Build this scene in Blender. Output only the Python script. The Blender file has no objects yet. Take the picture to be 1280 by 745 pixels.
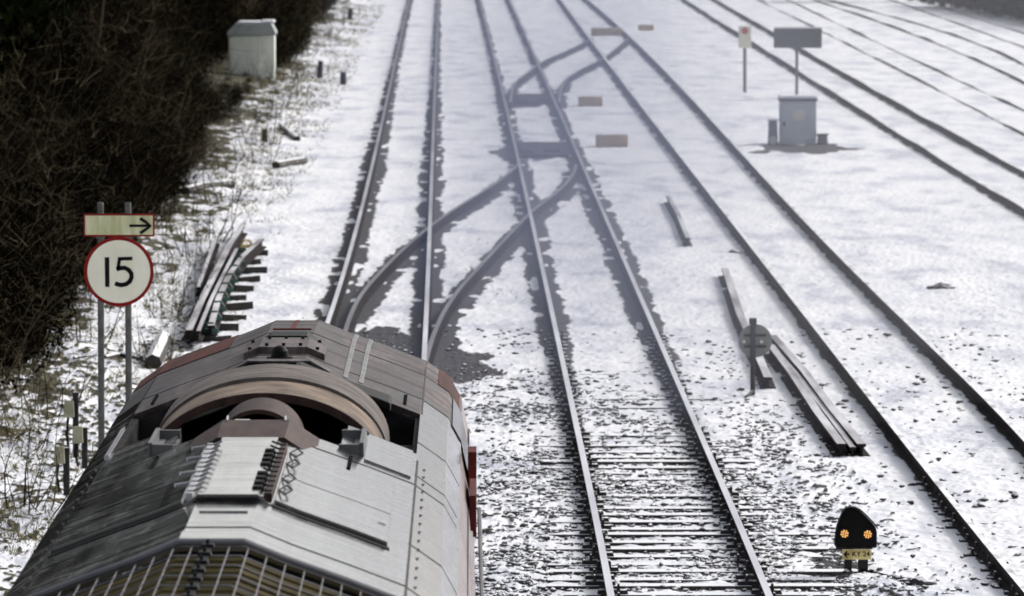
import bpy, math, random
import numpy as np
from mathutils import Vector, Matrix
random.seed(7); rng = np.random.default_rng(7)
scene = bpy.context.scene
# ------------------------------------------------------------------ camera
F = 7944.0; CH = 7.2; HZ = -185.0            # focal length and horizon in pixels of a 1280 px wide frame, height over the rails
TH = math.atan((372.5 - HZ) / F)
cd = bpy.data.cameras.new('camera'); cam = bpy.data.objects.new('camera', cd)
scene.collection.objects.link(cam); scene.camera = cam
cd.lens = 36 * F / 1280; cd.sensor_width = 36; cd.clip_start = 1; cd.clip_end = 8000
cam.location = (0, 0, CH); cam.rotation_euler = (math.pi / 2 - TH, 0, 0)
cd.dof.use_dof = True; cd.dof.focus_distance = 49; cd.dof.aperture_fstop = 7
# ------------------------------------------------------------------ sky, sun, exposure
SUN_EL, SUN_AZ = math.radians(34), math.radians(48)      # azimuth measured from straight ahead to the right
w = bpy.data.worlds.new('World'); scene.world = w; w.use_nodes = True
nt = w.node_tree; bg = nt.nodes['Background']
sky = nt.nodes.new('ShaderNodeTexSky'); sky.sky_type = 'NISHITA'; sky.sun_disc = False
sky.sun_elevation = SUN_EL; sky.sun_rotation = SUN_AZ; sky.dust_density = 4; sky.air_density = 1.0
hs = nt.nodes.new('ShaderNodeHueSaturation'); hs.inputs['Saturation'].default_value = 0.28
nt.links.new(sky.outputs[0], hs.inputs['Color']); nt.links.new(hs.outputs[0], bg.inputs[0])
bg.inputs[1].default_value = 0.14
sd = bpy.data.lights.new('sun', 'SUN'); sun = bpy.data.objects.new('sun', sd); scene.collection.objects.link(sun)
sd.energy = 1.5; sd.angle = math.radians(11); sd.color = (1, 0.965, 0.92)
sv = Vector((math.sin(SUN_AZ) * math.cos(SUN_EL), math.cos(SUN_AZ) * math.cos(SUN_EL), math.sin(SUN_EL)))
sun.rotation_euler = sv.to_track_quat('Z', 'Y').to_euler()
scene.view_settings.view_transform = 'Standard'; scene.view_settings.look = 'None'
scene.view_settings.exposure = 0.29; scene.view_settings.gamma = 1
# ------------------------------------------------------------------ maths helpers
def ray(px, py):
    u = (px - 640) / F; v = -(py - 372.5) / F
    return np.array([u, math.cos(TH) + v * math.sin(TH), -math.sin(TH) + v * math.cos(TH)])
def on_z(px, py, z=0.0):
    r = ray(px, py); t = (z - CH) / r[2]; return (r[0] * t, r[1] * t, z)
def on_d(px, py, d):
    r = ray(px, py); t = d / r[1]; return (r[0] * t, d, CH + r[2] * t)
def y_to_d(py, z=0.0): return on_z(640, py, z)[1]

def hsh(ix, iy, s):
    n = (ix * 374761393 + iy * 668265263 + s * 1442695041) & 0x7fffffff
    n = ((n ^ (n >> 13)) * 1274126177) & 0x7fffffff
    return ((n ^ (n >> 16)) & 0xffff) / 65535.0
def noise(x, y, s=0):
    x = np.asarray(x, float); y = np.asarray(y, float)
    ix = np.floor(x).astype(np.int64); iy = np.floor(y).astype(np.int64)
    fx = x - ix; fy = y - iy; fx = fx * fx * (3 - 2 * fx); fy = fy * fy * (3 - 2 * fy)
    a = hsh(ix, iy, s); b = hsh(ix + 1, iy, s); c = hsh(ix, iy + 1, s); d = hsh(ix + 1, iy + 1, s)
    return (a * (1 - fx) + b * fx) * (1 - fy) + (c * (1 - fx) + d * fx) * fy
def fbm(x, y, s=0, o=3):
    t = 0; a = .5; n = 0
    for i in range(o):
        t = t + a * noise(x, y, s + i * 17); n += a; a *= .55; x = x * 2.03 + 5.1; y = y * 2.03 + 9.7
    return t / n
def sm(a, b, x):
    t = np.clip((x - a) / (b - a), 0, 1); return t * t * (3 - 2 * t)
# ------------------------------------------------------------------ materials
def nodes(name):
    m = bpy.data.materials.new(name); m.use_nodes = True
    return m, m.node_tree.nodes, m.node_tree.links, m.node_tree.nodes['Principled BSDF']
def ramp(N, stops):
    r = N.new('ShaderNodeValToRGB'); e = r.color_ramp.elements
    while len(e) < len(stops): e.new(0.5)
    for i, (p, c) in enumerate(stops):
        e[i].position = p; e[i].color = (*c, 1) if len(c) == 3 else c
    return r
def mat(name, c1, c2=None, scale=8, rough=.7, metal=0, bump=.15, stretch=(1, 1, 1), coat=0, spec=.5, ob=True, detail=6, pos=(.35, .7)):
    m, N, L, P = nodes(name); c2 = c2 or tuple(x * .6 for x in c1)
    tc = N.new('ShaderNodeTexCoord'); mp = N.new('ShaderNodeMapping'); mp.inputs['Scale'].default_value = stretch
    nz = N.new('ShaderNodeTexNoise'); nz.inputs['Scale'].default_value = scale; nz.inputs['Detail'].default_value = detail
    L.new(tc.outputs['Object'], mp.inputs[0]); L.new(mp.outputs[0], nz.inputs['Vector'])
    r = ramp(N, [(pos[0], c1), (pos[1], c2)]); L.new(nz.outputs[0], r.inputs[0]); L.new(r.outputs[0], P.inputs['Base Color'])
    P.inputs['Roughness'].default_value = rough; P.inputs['Metallic'].default_value = metal
    P.inputs['Specular IOR Level'].default_value = spec; P.inputs['Coat Weight'].default_value = coat; P.inputs['Coat Roughness'].default_value = .2
    if bump:
        b = N.new('ShaderNodeBump'); b.inputs['Strength'].default_value = bump; b.inputs['Distance'].default_value = .01
        L.new(nz.outputs[0], b.inputs['Height']); L.new(b.outputs[0], P.inputs['Normal'])
    return m
SNOW = (.82, .83, .86)
def snowy(name, c1, c2, lo=.55, hi=.8, scale=14, rough=.85, cov=.5, stretch=(1, 1, 1)):
    """dark thing with real snow lying on its upward faces"""
    m, N, L, P = nodes(name)
    tc = N.new('ShaderNodeTexCoord'); nz = N.new('ShaderNodeTexNoise'); nz.inputs['Scale'].default_value = scale; nz.inputs['Detail'].default_value = 5
    mp = N.new('ShaderNodeMapping'); mp.inputs['Scale'].default_value = stretch
    L.new(tc.outputs['Object'], mp.inputs[0]); L.new(mp.outputs[0], nz.inputs['Vector'])
    r = ramp(N, [(.35, c1), (.7, c2)]); L.new(nz.outputs[0], r.inputs[0])
    g = N.new('ShaderNodeNewGeometry'); sx = N.new('ShaderNodeSeparateXYZ'); L.new(g.outputs['Normal'], sx.inputs[0])
    a = N.new('ShaderNodeMath'); a.operation = 'MULTIPLY_ADD'; L.new(nz.outputs[0], a.inputs[0]); a.inputs[1].default_value = .9; a.inputs[2].default_value = cov - .95
    b = N.new('ShaderNodeMath'); b.operation = 'ADD'; L.new(sx.outputs[2], b.inputs[0]); L.new(a.outputs[0], b.inputs[1])
    mr = N.new('ShaderNodeMapRange'); mr.inputs[1].default_value = lo; mr.inputs[2].default_value = hi; L.new(b.outputs[0], mr.inputs[0])
    mx = N.new('ShaderNodeMix'); mx.data_type = 'RGBA'; L.new(mr.outputs[0], mx.inputs[0]); L.new(r.outputs[0], mx.inputs[6]); mx.inputs[7].default_value = (*SNOW, 1)
    L.new(mx.outputs[2], P.inputs['Base Color']); P.inputs['Roughness'].default_value = rough
    return m
M = {}
# snow field: attribute 'bare' says where stones, litter and melted strips lie open; it also holds the cabinet's painted shadow
m, N, L, P = nodes('snow_ground'); M['ground'] = m
at = N.new('ShaderNodeAttribute'); at.attribute_name = 'bare'; at2 = N.new('ShaderNodeAttribute'); at2.attribute_name = 'litter'
g = N.new('ShaderNodeNewGeometry')
nz = N.new('ShaderNodeTexNoise'); nz.inputs['Scale'].default_value = 16; nz.inputs['Detail'].default_value = 5; L.new(g.outputs['Position'], nz.inputs['Vector'])
nb = N.new('ShaderNodeTexNoise'); nb.inputs['Scale'].default_value = 1.1; nb.inputs['Detail'].default_value = 7; nb.inputs['Roughness'].default_value = .6; nmp = N.new('ShaderNodeMapping'); nmp.inputs['Scale'].default_value = (1, .28, 1); L.new(g.outputs['Position'], nmp.inputs[0]); L.new(nmp.outputs[0], nb.inputs['Vector'])
sx = N.new('ShaderNodeSeparateXYZ'); L.new(g.outputs['Normal'], sx.inputs[0])
slope = N.new('ShaderNodeMapRange'); slope.inputs[1].default_value = .86; slope.inputs[2].default_value = .64; L.new(sx.outputs[2], slope.inputs[0])
n2 = N.new('ShaderNodeMath'); n2.operation = 'MULTIPLY_ADD'; L.new(nz.outputs[0], n2.inputs[0]); n2.inputs[1].default_value = 1.1; n2.inputs[2].default_value = -.55
ad = N.new('ShaderNodeMath'); ad.operation = 'ADD'; L.new(at.outputs['Fac'], ad.inputs[0]); L.new(n2.outputs[0], ad.inputs[1])
mr = N.new('ShaderNodeMapRange'); mr.inputs[1].default_value = .38; mr.inputs[2].default_value = .62; L.new(ad.outputs[0], mr.inputs[0])
mxx = N.new('ShaderNodeMath'); mxx.operation = 'MAXIMUM'; L.new(mr.outputs[0], mxx.inputs[0])
slm = N.new('ShaderNodeMath'); slm.operation = 'MULTIPLY'; L.new(slope.outputs[0], slm.inputs[0]); slm.inputs[1].default_value = .8; L.new(slm.outputs[0], mxx.inputs[1])
st = ramp(N, [(.3, (.012, .012, .016)), (.56, (.035, .034, .038)), (.74, (.12, .10, .08))]); L.new(nz.outputs[0], st.inputs[0])
li = ramp(N, [(.35, (.010, .009, .007)), (.52, (.04, .036, .016)), (.66, (.16, .14, .065))]); L.new(nz.outputs[0], li.inputs[0])
ml = N.new('ShaderNodeMix'); ml.data_type = 'RGBA'; L.new(at2.outputs['Fac'], ml.inputs[0]); L.new(st.outputs[0], ml.inputs[6]); L.new(li.outputs[0], ml.inputs[7])
sc = ramp(N, [(.36, (.56, .575, .65)), (.46, (.76, .77, .82)), (.60, (.87, .875, .90))]); L.new(nb.outputs[0], sc.inputs[0])
mg = N.new('ShaderNodeMix'); mg.data_type = 'RGBA'; L.new(mxx.outputs[0], mg.inputs[0]); L.new(sc.outputs[0], mg.inputs[6]); L.new(ml.outputs[2], mg.inputs[7])
L.new(mg.outputs[2], P.inputs['Base Color']); P.inputs['Roughness'].default_value = .8; P.inputs['Specular IOR Level'].default_value = .25
bp = N.new('ShaderNodeBump'); bp.inputs['Strength'].default_value = .5; bp.inputs['Distance'].default_value = .03
nf = N.new('ShaderNodeTexNoise'); nf.inputs['Scale'].default_value = 9; nf.inputs['Detail'].default_value = 4; L.new(g.outputs['Position'], nf.inputs['Vector'])
L.new(nf.outputs[0], bp.inputs['Height']); L.new(bp.outputs[0], P.inputs['Normal'])

M['stone'] = snowy('ballast_stone', (.03, .03, .035), (.11, .095, .08), .62, .8, 9, cov=.62)
M['sleeper'] = snowy('sleeper_timber', (.018, .017, .018), (.05, .043, .038), .6, .8, 9, cov=.85)
M['iron'] = snowy('dark_iron', (.012, .012, .015), (.03, .026, .026), .8, 1.0, 14, cov=.42)
M['rail_side'] = mat('rusty_rail_side', (.012, .011, .013), (.034, .025, .024), 6, .9, spec=.08)
M['rail_dark'] = mat('tarnished_rail_head', (.05, .05, .06), (.15, .145, .16), 2, .5, stretch=(1, .1, 1))
M['rail_top'] = mat('worn_rail_head_painted_sheen', (.70, .70, .75), (.42, .42, .47), 2, .45, metal=.1, stretch=(1, .1, 1))
m = M['rail_top']; N = m.node_tree.nodes; L = m.node_tree.links; P = N['Principled BSDF']; src = P.inputs['Base Color'].links[0].from_socket
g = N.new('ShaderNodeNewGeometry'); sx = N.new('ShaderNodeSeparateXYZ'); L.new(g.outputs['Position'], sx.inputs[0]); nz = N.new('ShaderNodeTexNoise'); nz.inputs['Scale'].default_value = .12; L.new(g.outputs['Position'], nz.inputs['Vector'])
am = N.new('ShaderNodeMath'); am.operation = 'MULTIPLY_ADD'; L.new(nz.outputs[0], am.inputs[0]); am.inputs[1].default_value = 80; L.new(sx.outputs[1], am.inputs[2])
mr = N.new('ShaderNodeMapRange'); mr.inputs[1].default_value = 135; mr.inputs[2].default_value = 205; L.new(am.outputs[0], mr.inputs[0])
mx = N.new('ShaderNodeMix'); mx.data_type = 'RGBA'; L.new(mr.outputs[0], mx.inputs[0]); L.new(src, mx.inputs[6]); mx.inputs[7].default_value = (.10, .095, .11, 1); L.new(mx.outputs[2], P.inputs['Base Color'])  # head sheen put into the colour: pale nearby, darkened with distance
M['rail_dull'] = snowy('dull_rail_head', (.07, .058, .062), (.14, .12, .13), .75, 1.0, 5, cov=.50, stretch=(1, .3, 1))
M['rail_snow'] = snowy('snow_dusted_rail', (.14, .125, .14), (.24, .22, .25), .85, 1.3, 3, cov=.50, stretch=(1, .09, 1))
M['black'] = mat('black_paint', (.004, .004, .005), (.008, .008, .008), 6, .6, spec=.12)
M['void'] = mat('dark_interior', (.014, .014, .017), (.045, .040, .038), 6, .9, spec=.1)  # dark mottled tone for openings and recesses in the roof
M['cream'] = mat('cream_enamel', (.86, .84, .70), (.72, .69, .52), 3, .45, stretch=(1, 1, .4))
M['stained'] = mat('stained_cream_enamel', (.66, .65, .42), (.30, .31, .11), 5, .5, stretch=(1.6, 1, .3))
M['red'] = mat('red_enamel', (.24, .008, .006), (.15, .008, .006), 6, .6, spec=.15)
M['post'] = mat('galvanised_post', (.11, .115, .105), (.05, .052, .045), 7, .6, metal=.2)
M['bolt'] = mat('bolt_steel', (.45, .45, .47), (.25, .25, .27), 8, .4, metal=.6)
M['greycab'] = mat('weathered_pale_green_cabinet', (.82, .84, .76), (.58, .62, .53), 2.5, .6, stretch=(1, 1, .35))
M['bluecab'] = mat('blue_grey_cabinet', (.58, .62, .68), (.48, .52, .58), 2, .5)
M['snowcap'] = mat('snow_cap', SNOW, (.74, .75, .79), 6, .85)
M['label'] = mat('paper_label', (.75, .74, .68), (.65, .64, .58), 9, .7)
M['wood'] = mat('weathered_board', (.62, .42, .13), (.36, .24, .09), 5, .8)
M['lamp'] = bpy.data.materials.new('lit_lamp'); M['lamp'].use_nodes = True
pb = M['lamp'].node_tree.nodes['Principled BSDF']; pb.inputs['Base Color'].default_value = (.9, .6, .2, 1)
pb.inputs['Emission Color'].default_value = (1, .42, .09, 1); pb.inputs['Emission Strength'].default_value = .62
M['lampred'] = mat('dull_red_lens', (.55, .05, .04), (.42, .04, .03), 6, .4)
M['plate'] = mat('yellow_number_plate', (.85, .72, .32), (.45, .32, .08), 9, .5)
M['green'] = mat('green_baseplate', (.015, .07, .05), (.05, .12, .09), 9, .6)
M['twig'] = mat('bare_twig', (.022, .018, .012), (.005, .004, .003), 1, .9, bump=0, spec=0)
M['twigpale'] = mat('pale_twig', (.20, .165, .105), (.035, .028, .018), 1, .9, bump=0, spec=0)
M['bark'] = mat('tree_bark', (.10, .085, .065), (.045, .038, .03), 7, .9)
M['leaf'] = mat('dead_leaf', (.003, .003, .002), (.008, .006, .004), 1.5, .9, bump=0, spec=0)
M['ivy'] = mat('ivy_leaf', (.003, .005, .002), (.010, .015, .005), 1.5, .7, bump=0, spec=0)
M['grass'] = mat('dry_grass', (.26, .22, .10), (.10, .10, .035), 3, .9, bump=0, spec=.1)
M['log'] = snowy('dead_wood', (.02, .018, .015), (.06, .05, .04), .55, .8, 8, cov=.6)
M['rock'] = snowy('dark_rock', (.02, .02, .024), (.06, .055, .055), .8, .95, 8, cov=.5)
M['concrete'] = mat('pale_concrete', (.36, .34, .24), (.22, .21, .14), 6, .8)
M['dimred'] = mat('dark_red_paint', (.12, .014, .010), (.05, .010, .009), 3, .7, spec=.15)
M['dirty_red'] = mat('grimy_red_roof_paint', (.10, .022, .014), (.03, .014, .012), 3, .8, stretch=(4, .3, 1), coat=0, spec=.15)
M['exhaust'] = mat('heat_stained_brown_steel', (.060, .032, .026), (.025, .015, .014), 4, .7, metal=.0, spec=.2, stretch=(4, .6, 1))
M['tan'] = mat('heat_bleached_steel', (.25, .19, .145), (.055, .042, .036), 3.5, .8, metal=.0, spec=.15, coat=0)
M['silver'] = mat('bare_aluminium', (.52, .52, .54), (.34, .34, .36), 5, .4, metal=.5)
M['dullsilver'] = mat('dull_aluminium', (.15, .15, .155), (.08, .08, .085), 5, .6, metal=.1)
M['brass'] = mat('radiator_slat', (.15, .11, .03), (.05, .04, .015), 5, .6, metal=.2, stretch=(.3, 3, 1))
M['mesh'] = mat('grille_wire', (.2, .2, .22), (.15, .15, .17), 8, .7, metal=.0)
M['glass'] = mat('dark_window', (.01, .011, .013), (.014, .014, .016), 3, .12, bump=0)
# locomotive roof: grimy glossy paint, streaked along its length and across by rain wash
def paint(name, stops, rough=(.22, .42), stre=(6, .35, 3), scale=1.3, coat=.35, metal=.0):
    m, N, L, P = nodes(name)
    tc = N.new('ShaderNodeTexCoord'); mp = N.new('ShaderNodeMapping'); mp.inputs['Scale'].default_value = stre
    nz = N.new('ShaderNodeTexNoise'); nz.inputs['Scale'].default_value = scale; nz.inputs['Detail'].default_value = 8; nz.inputs['Roughness'].default_value = .62
    mp2 = N.new('ShaderNodeMapping'); mp2.inputs['Scale'].default_value = (.9, 9, 1)
    n2 = N.new('ShaderNodeTexNoise'); n2.inputs['Scale'].default_value = 1.6; n2.inputs['Detail'].default_value = 7
    L.new(tc.outputs['Object'], mp.inputs[0]); L.new(mp.outputs[0], nz.inputs['Vector']); L.new(tc.outputs['Object'], mp2.inputs[0]); L.new(mp2.outputs[0], n2.inputs['Vector'])
    mm = N.new('ShaderNodeMix'); mm.data_type = 'FLOAT'; mm.inputs[0].default_value = .5; L.new(nz.outputs[0], mm.inputs[2]); L.new(n2.outputs[0], mm.inputs[3])
    r = ramp(N, stops); L.new(mm.outputs[0], r.inputs[0]); L.new(r.outputs[0], P.inputs['Base Color'])
    mr = N.new('ShaderNodeMapRange'); mr.inputs[1].default_value = .35; mr.inputs[2].default_value = .65; mr.inputs[3].default_value = rough[0]; mr.inputs[4].default_value = rough[1]
    bl = N.new('ShaderNodeTexNoise'); bl.inputs['Scale'].default_value = 2.2; bl.inputs['Detail'].default_value = 9; bl.inputs['Roughness'].default_value = .7; bm_ = N.new('ShaderNodeMapping'); bm_.inputs['Scale'].default_value = (.8, 1.6, 1); L.new(tc.outputs['Object'], bm_.inputs[0]); L.new(bm_.outputs[0], bl.inputs['Vector'])
    br = N.new('ShaderNodeMapRange'); br.inputs[1].default_value = .52; br.inputs[2].default_value = .72; br.inputs[3].default_value = 0; br.inputs[4].default_value = .35; L.new(bl.outputs[0], br.inputs[0])
    ra = N.new('ShaderNodeMath'); ra.operation = 'ADD'; L.new(mm.outputs[0], mr.inputs[0]); L.new(mr.outputs[0], ra.inputs[0]); L.new(br.outputs[0], ra.inputs[1]); L.new(ra.outputs[0], P.inputs['Roughness'])
    rust = N.new('ShaderNodeMix'); rust.data_type = 'RGBA'; L.new(br.outputs[0], rust.inputs[0]); L.new(r.outputs[0], rust.inputs[6]); rust.inputs[7].default_value = (.09, .05, .035, 1); L.new(rust.outputs[2], P.inputs['Base Color'])
    cw = N.new('ShaderNodeMapRange'); cw.inputs[1].default_value = .58; cw.inputs[2].default_value = .42; cw.inputs[3].default_value = coat * .6; cw.inputs[4].default_value = coat
    L.new(mm.outputs[0], cw.inputs[0]); L.new(cw.outputs[0], P.inputs['Coat Weight']); P.inputs['Coat Roughness'].default_value = .09; P.inputs['Coat IOR'].default_value = 1.85; P.inputs['IOR'].default_value = 1.7 if coat > .2 else 1.4; P.inputs['Specular IOR Level'].default_value = .5 if coat > .2 else .22; P.inputs['Metallic'].default_value = metal
    b = N.new('ShaderNodeBump'); b.inputs['Strength'].default_value = .12; b.inputs['Distance'].default_value = .004; L.new(mm.outputs[0], b.inputs['Height']); L.new(b.outputs[0], P.inputs['Normal'])
    return m
M['roof'] = paint('grimy_roof_paint', [(.36, (.008, .008, .007)), (.5, (.035, .034, .032)), (.64, (.14, .138, .134))], rough=(.11, .22), coat=1.0)
M['cabroof'] = paint('brown_grimy_roof_paint', [(.34, (.014, .011, .012)), (.5, (.05, .040, .040)), (.64, (.19, .155, .15))], rough=(.42, .65), coat=.04)
M['flank'] = paint('faded_maroon_side', [(.32, (.10, .05, .05)), (.5, (.19, .13, .13)), (.68, (.30, .25, .26))], stre=(3, .4, 1))
for nm in ('twig', 'twigpale'):
    m = M[nm]; N = m.node_tree.nodes; L = m.node_tree.links; P = N['Principled BSDF']; src = P.inputs['Base Color'].links[0].from_socket
    oi = N.new('ShaderNodeObjectInfo'); mr = N.new('ShaderNodeMapRange'); mr.inputs[3].default_value = .4; mr.inputs[4].default_value = 1.5; L.new(oi.outputs['Random'], mr.inputs[0])
    vm = N.new('ShaderNodeVectorMath'); vm.operation = 'SCALE'; L.new(src, vm.inputs[0]); L.new(mr.outputs[0], vm.inputs['Scale']); L.new(vm.outputs[0], P.inputs['Base Color'])
# ------------------------------------------------------------------ object helpers
C = scene.collection
def link(name, me, parent=None, loc=None):
    o = bpy.data.objects.new(name, me); C.objects.link(o)
    if parent is not None: o.parent = parent
    if loc is not None: o.location = loc
    return o
def tag(o, label=None, cat=None, group=None, kind=None):
    if label: o['label'] = label
    if cat: o['category'] = cat
    if group: o['group'] = group
    if kind: o['kind'] = kind
    return o
def thing(name, loc, label, cat, group=None, rz=0):
    o = link(name, None, None, loc); o.rotation_euler = (0, 0, rz); return tag(o, label, cat, group)
def copy_tree(o, parent=None):
    c = o.copy(); C.objects.link(c); c.parent = parent
    for ch in o.children: copy_tree(ch, c)
    return c
class MB:
    def __init__(s): s.v = []; s.f = []; s.mi = []; s.cur = 0
    def add(s, vs, fs):
        b = len(s.v); s.v += [tuple(map(float, p)) for p in vs]
        for f in fs: s.f.append(tuple(b + i for i in f)); s.mi.append(s.cur)
    def box(s, x0, x1, y0, y1, z0, z1, taper=0):
        t = taper
        s.add([(x0, y0, z0), (x1, y0, z0), (x1, y1, z0), (x0, y1, z0), (x0 + t, y0 + t, z1), (x1 - t, y0 + t, z1), (x1 - t, y1 - t, z1), (x0 + t, y1 - t, z1)],
              [(0, 3, 2, 1), (4, 5, 6, 7), (0, 1, 5, 4), (1, 2, 6, 5), (2, 3, 7, 6), (3, 0, 4, 7)])
    def tube(s, pts, rad, n=6, cap=True):
        pts = [Vector(p) for p in pts]; rad = rad if hasattr(rad, '__len__') else [rad] * len(pts)
        ring = []
        for i, p in enumerate(pts):
            t = (pts[min(i + 1, len(pts) - 1)] - pts[max(i - 1, 0)]).normalized()
            a = t.cross(Vector((.13, .31, .94)) if abs(t.z) < .9 else Vector((1, 0, 0))).normalized(); b = t.cross(a)
            ring.append([p + (a * math.cos(2 * math.pi * k / n) + b * math.sin(2 * math.pi * k / n)) * rad[i] for k in range(n)])
        vs = [q for r in ring for q in r]; fs = []
        for i in range(len(pts) - 1):
            for k in range(n): fs.append((i * n + k, i * n + (k + 1) % n, (i + 1) * n + (k + 1) % n, (i + 1) * n + k))
        if cap: fs += [tuple(range(n - 1, -1, -1)), tuple((len(pts) - 1) * n + k for k in range(n))]
        s.add(vs, fs)
    def prism(s, poly, y0, y1):          # polygon in x,z pushed along y
        n = len(poly); vs = [(x, y0, z) for x, z in poly] + [(x, y1, z) for x, z in poly]
        s.add(vs, [tuple(range(n)), tuple(range(2 * n - 1, n - 1, -1))] + [(i, i + n, (i + 1) % n + n, (i + 1) % n) for i in range(n)])
    def sweep(s, path, prof, closed=True, cap=True):   # path: world points; prof: (side, up)
        path = np.array(path, float); n = len(prof); vs = []
        for i in range(len(path)):
            t = path[min(i + 1, len(path) - 1)] - path[max(i - 1, 0)]; h = math.hypot(t[0], t[1]) or 1
            sx_, sy_ = t[1] / h, -t[0] / h
            for a, b in prof: vs.append((path[i][0] + sx_ * a, path[i][1] + sy_ * a, path[i][2] + b))
        fs = []; m_ = n if closed else n - 1
        for i in range(len(path) - 1):
            for k in range(m_): fs.append((i * n + k, i * n + (k + 1) % n, (i + 1) * n + (k + 1) % n, (i + 1) * n + k))
        if cap and closed: fs += [tuple(range(n - 1, -1, -1)), tuple((len(path) - 1) * n + k for k in range(n))]
        s.add(vs, fs)
    def build(s, name, mats, parent=None, loc=None, smooth=False, bevel=0):
        me = bpy.data.meshes.new(name); me.from_pydata(s.v, [], s.f)
        for mm in (mats if isinstance(mats, (list, tuple)) else [mats]): me.materials.append(mm)
        me.polygons.foreach_set('material_index', s.mi)
        if smooth: me.polygons.foreach_set('use_smooth', [True] * len(s.f))
        me.update(); o = link(name, me, parent, loc)
        if bevel:
            b = o.modifiers.new('bevel', 'BEVEL'); b.width = bevel; b.segments = 2; b.limit_method = 'ANGLE'
        return o
def fast_mesh(name, V, Fq, mat_, parent=None, smooth=True):
    me = bpy.data.meshes.new(name); me.vertices.add(len(V)); me.vertices.foreach_set('co', V.astype(np.float32).ravel())
    k = Fq.shape[1]; me.loops.add(Fq.size); me.loops.foreach_set('vertex_index', Fq.astype(np.int32).ravel())
    me.polygons.add(len(Fq)); me.polygons.foreach_set('loop_start', np.arange(0, Fq.size, k, dtype=np.int32))
    me.materials.append(mat_); me.update(calc_edges=True)
    if smooth: me.polygons.foreach_set('use_smooth', np.ones(len(Fq), bool))
    return link(name, me, parent)
# ------------------------------------------------------------------ rail lines traced in plan
def fit(pts, deg):
    pts = np.array(pts, float); p = np.polyfit((pts[:, 1] - 370) / 370, pts[:, 0], deg); return p
RAILS = {
 'A1': ([(511,4),(497,65),(486,108),(477,155),(465,216),(457,240),(436,314),(412,397)], 3),
 'A2': ([(548,4),(545,72),(543,119),(541,169),(540,216),(539,276),(535,333),(532,389),(530,460)], 3),
 'B1': ([(599,4),(610,36),(619,72),(627,115),(637,155),(648,201),(654,228),(666,276),(677,333),(688,378),(700,438),(713,498),(727,560),(739,618),(751,680),(763,740)], 4),
 'B2': ([(641,4),(651,36),(667,72),(683,104),(700,140),(718,180),(732,212),(741,231),(756,273),(778,318),(793,352),(808,389),(825,430),(843,472),(857,498),(884,560),(909,618),(932,673),(957,735)], 4),
 'C1': ([(705,4),(730,36),(752,68),(777,101),(806,140),(833,172),(861,206),(888,237),(933,300),(975,354),(1017,407),(1047,446),(1095,503),(1143,569),(1190,625),(1238,682),(1277,733)], 4),
 'C2': ([(741,4),(766,25),(792,50),(820,75),(840,96),(871,131),(909,172),(943,206),(974,239),(1029,300),(1077,348),(1119,387),(1166,434),(1214,479),(1277,545)], 4),
 'D1': ([(866,3),(919,38),(940,52),(991,79),(1046,117),(1098,148),(1149,177),(1201,213),(1246,237),(1277,256)], 3),
 'D2': ([(905,3),(953,31),(967,38),(1005,62),(1063,93),(1115,120),(1167,151),(1218,180),(1277,208)], 3),
 'E1': ([(1001,21),(1060,50),(1101,70),(1118,78),(1149,93),(1187,113),(1252,146),(1277,158)], 2),
 'E2': ([(1039,21),(1108,52),(1160,77),(1218,103),(1277,129)], 2),
 'F1': ([(1060,10),(1122,31),(1184,53),(1228,74),(1277,95)], 2),
 'F2': ([(1060,4),(1125,17),(1163,29),(1215,50),(1277,72)], 2),
 'G1': ([(1132,3),(1201,24),(1277,53)], 1),
 'G2': ([(1172,3),(1230,20),(1277,36)], 1),
}
def tracepts(key, y0, y1, n=70):
    pts, deg = RAILS[key]; p = fit(pts, deg); ya, yb = pts[0][1], pts[-1][1]
    out = []
    ds = np.linspace(y_to_d(y1), y_to_d(y0), n)
    for d in ds:
        yy = on_y(d)
        yc = min(max(yy, ya), yb)
        x = np.polyval(p, (yc - 370) / 370)
        if yy != yc:                          # straight on from the end, in plan
            a = on_z(np.polyval(p, (yc - 370) / 370), yc); e = 6 if yc == ya else -6
            b = on_z(np.polyval(p, (yc + e - 370) / 370), yc + e)
            k = (a[0] - b[0]) / (a[1] - b[1]); out.append((a[0] + k * (d - a[1]), d, 0.0))
        else: out.append((on_z(x, yy)[0], d, 0.0))
    return np.array(out)
def on_y(d):     # image row of a rail-level point at distance d
    return 372.5 + F * math.tan(math.atan(CH / d) - TH)
RP = {k: tracepts(k, -95, {'A1': 1500, 'A2': 1500, 'B1': 900, 'B2': 900, 'C1': 900, 'C2': 900}.get(k, v[0][-1][1] + 90), 260) for k, v in RAILS.items()}
XO = {   # crossover rails, ordered far to near
 'X1': [(786,47),(756,72),(727,86),(709,97),(701,110),(699,128)],
 'X2': [(741,47),(712,62),(680,75),(666,86),(646,100),(640,112),(638,128)],
 'Y1': [(720,205),(718,218),(695,242),(666,261),(643,286),(620,310),(597,335),(575,359),(560,380),(549,400),(538,428),(531,455)],
 'Y2': [(648,205),(635,217),(620,229),(585,250),(549,273),(520,296),(493,321),(470,345),(451,367),(440,388),(433,408),(424,440)],
}
for k, pts in XO.items():
    w_ = np.array([on_z(a, b) for a, b in pts]); t = np.linspace(0, 1, len(w_)); tt = np.linspace(0, 1, 50)
    q = np.stack([np.interp(tt, t, w_[:, i]) for i in range(3)], 1)
    for _ in range(6): q[1:-1] = (q[:-2] + q[1:-1] * 2 + q[2:]) / 4
    RP[k] = q[::-1] if q[0][1] > q[-1][1] else q
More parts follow.
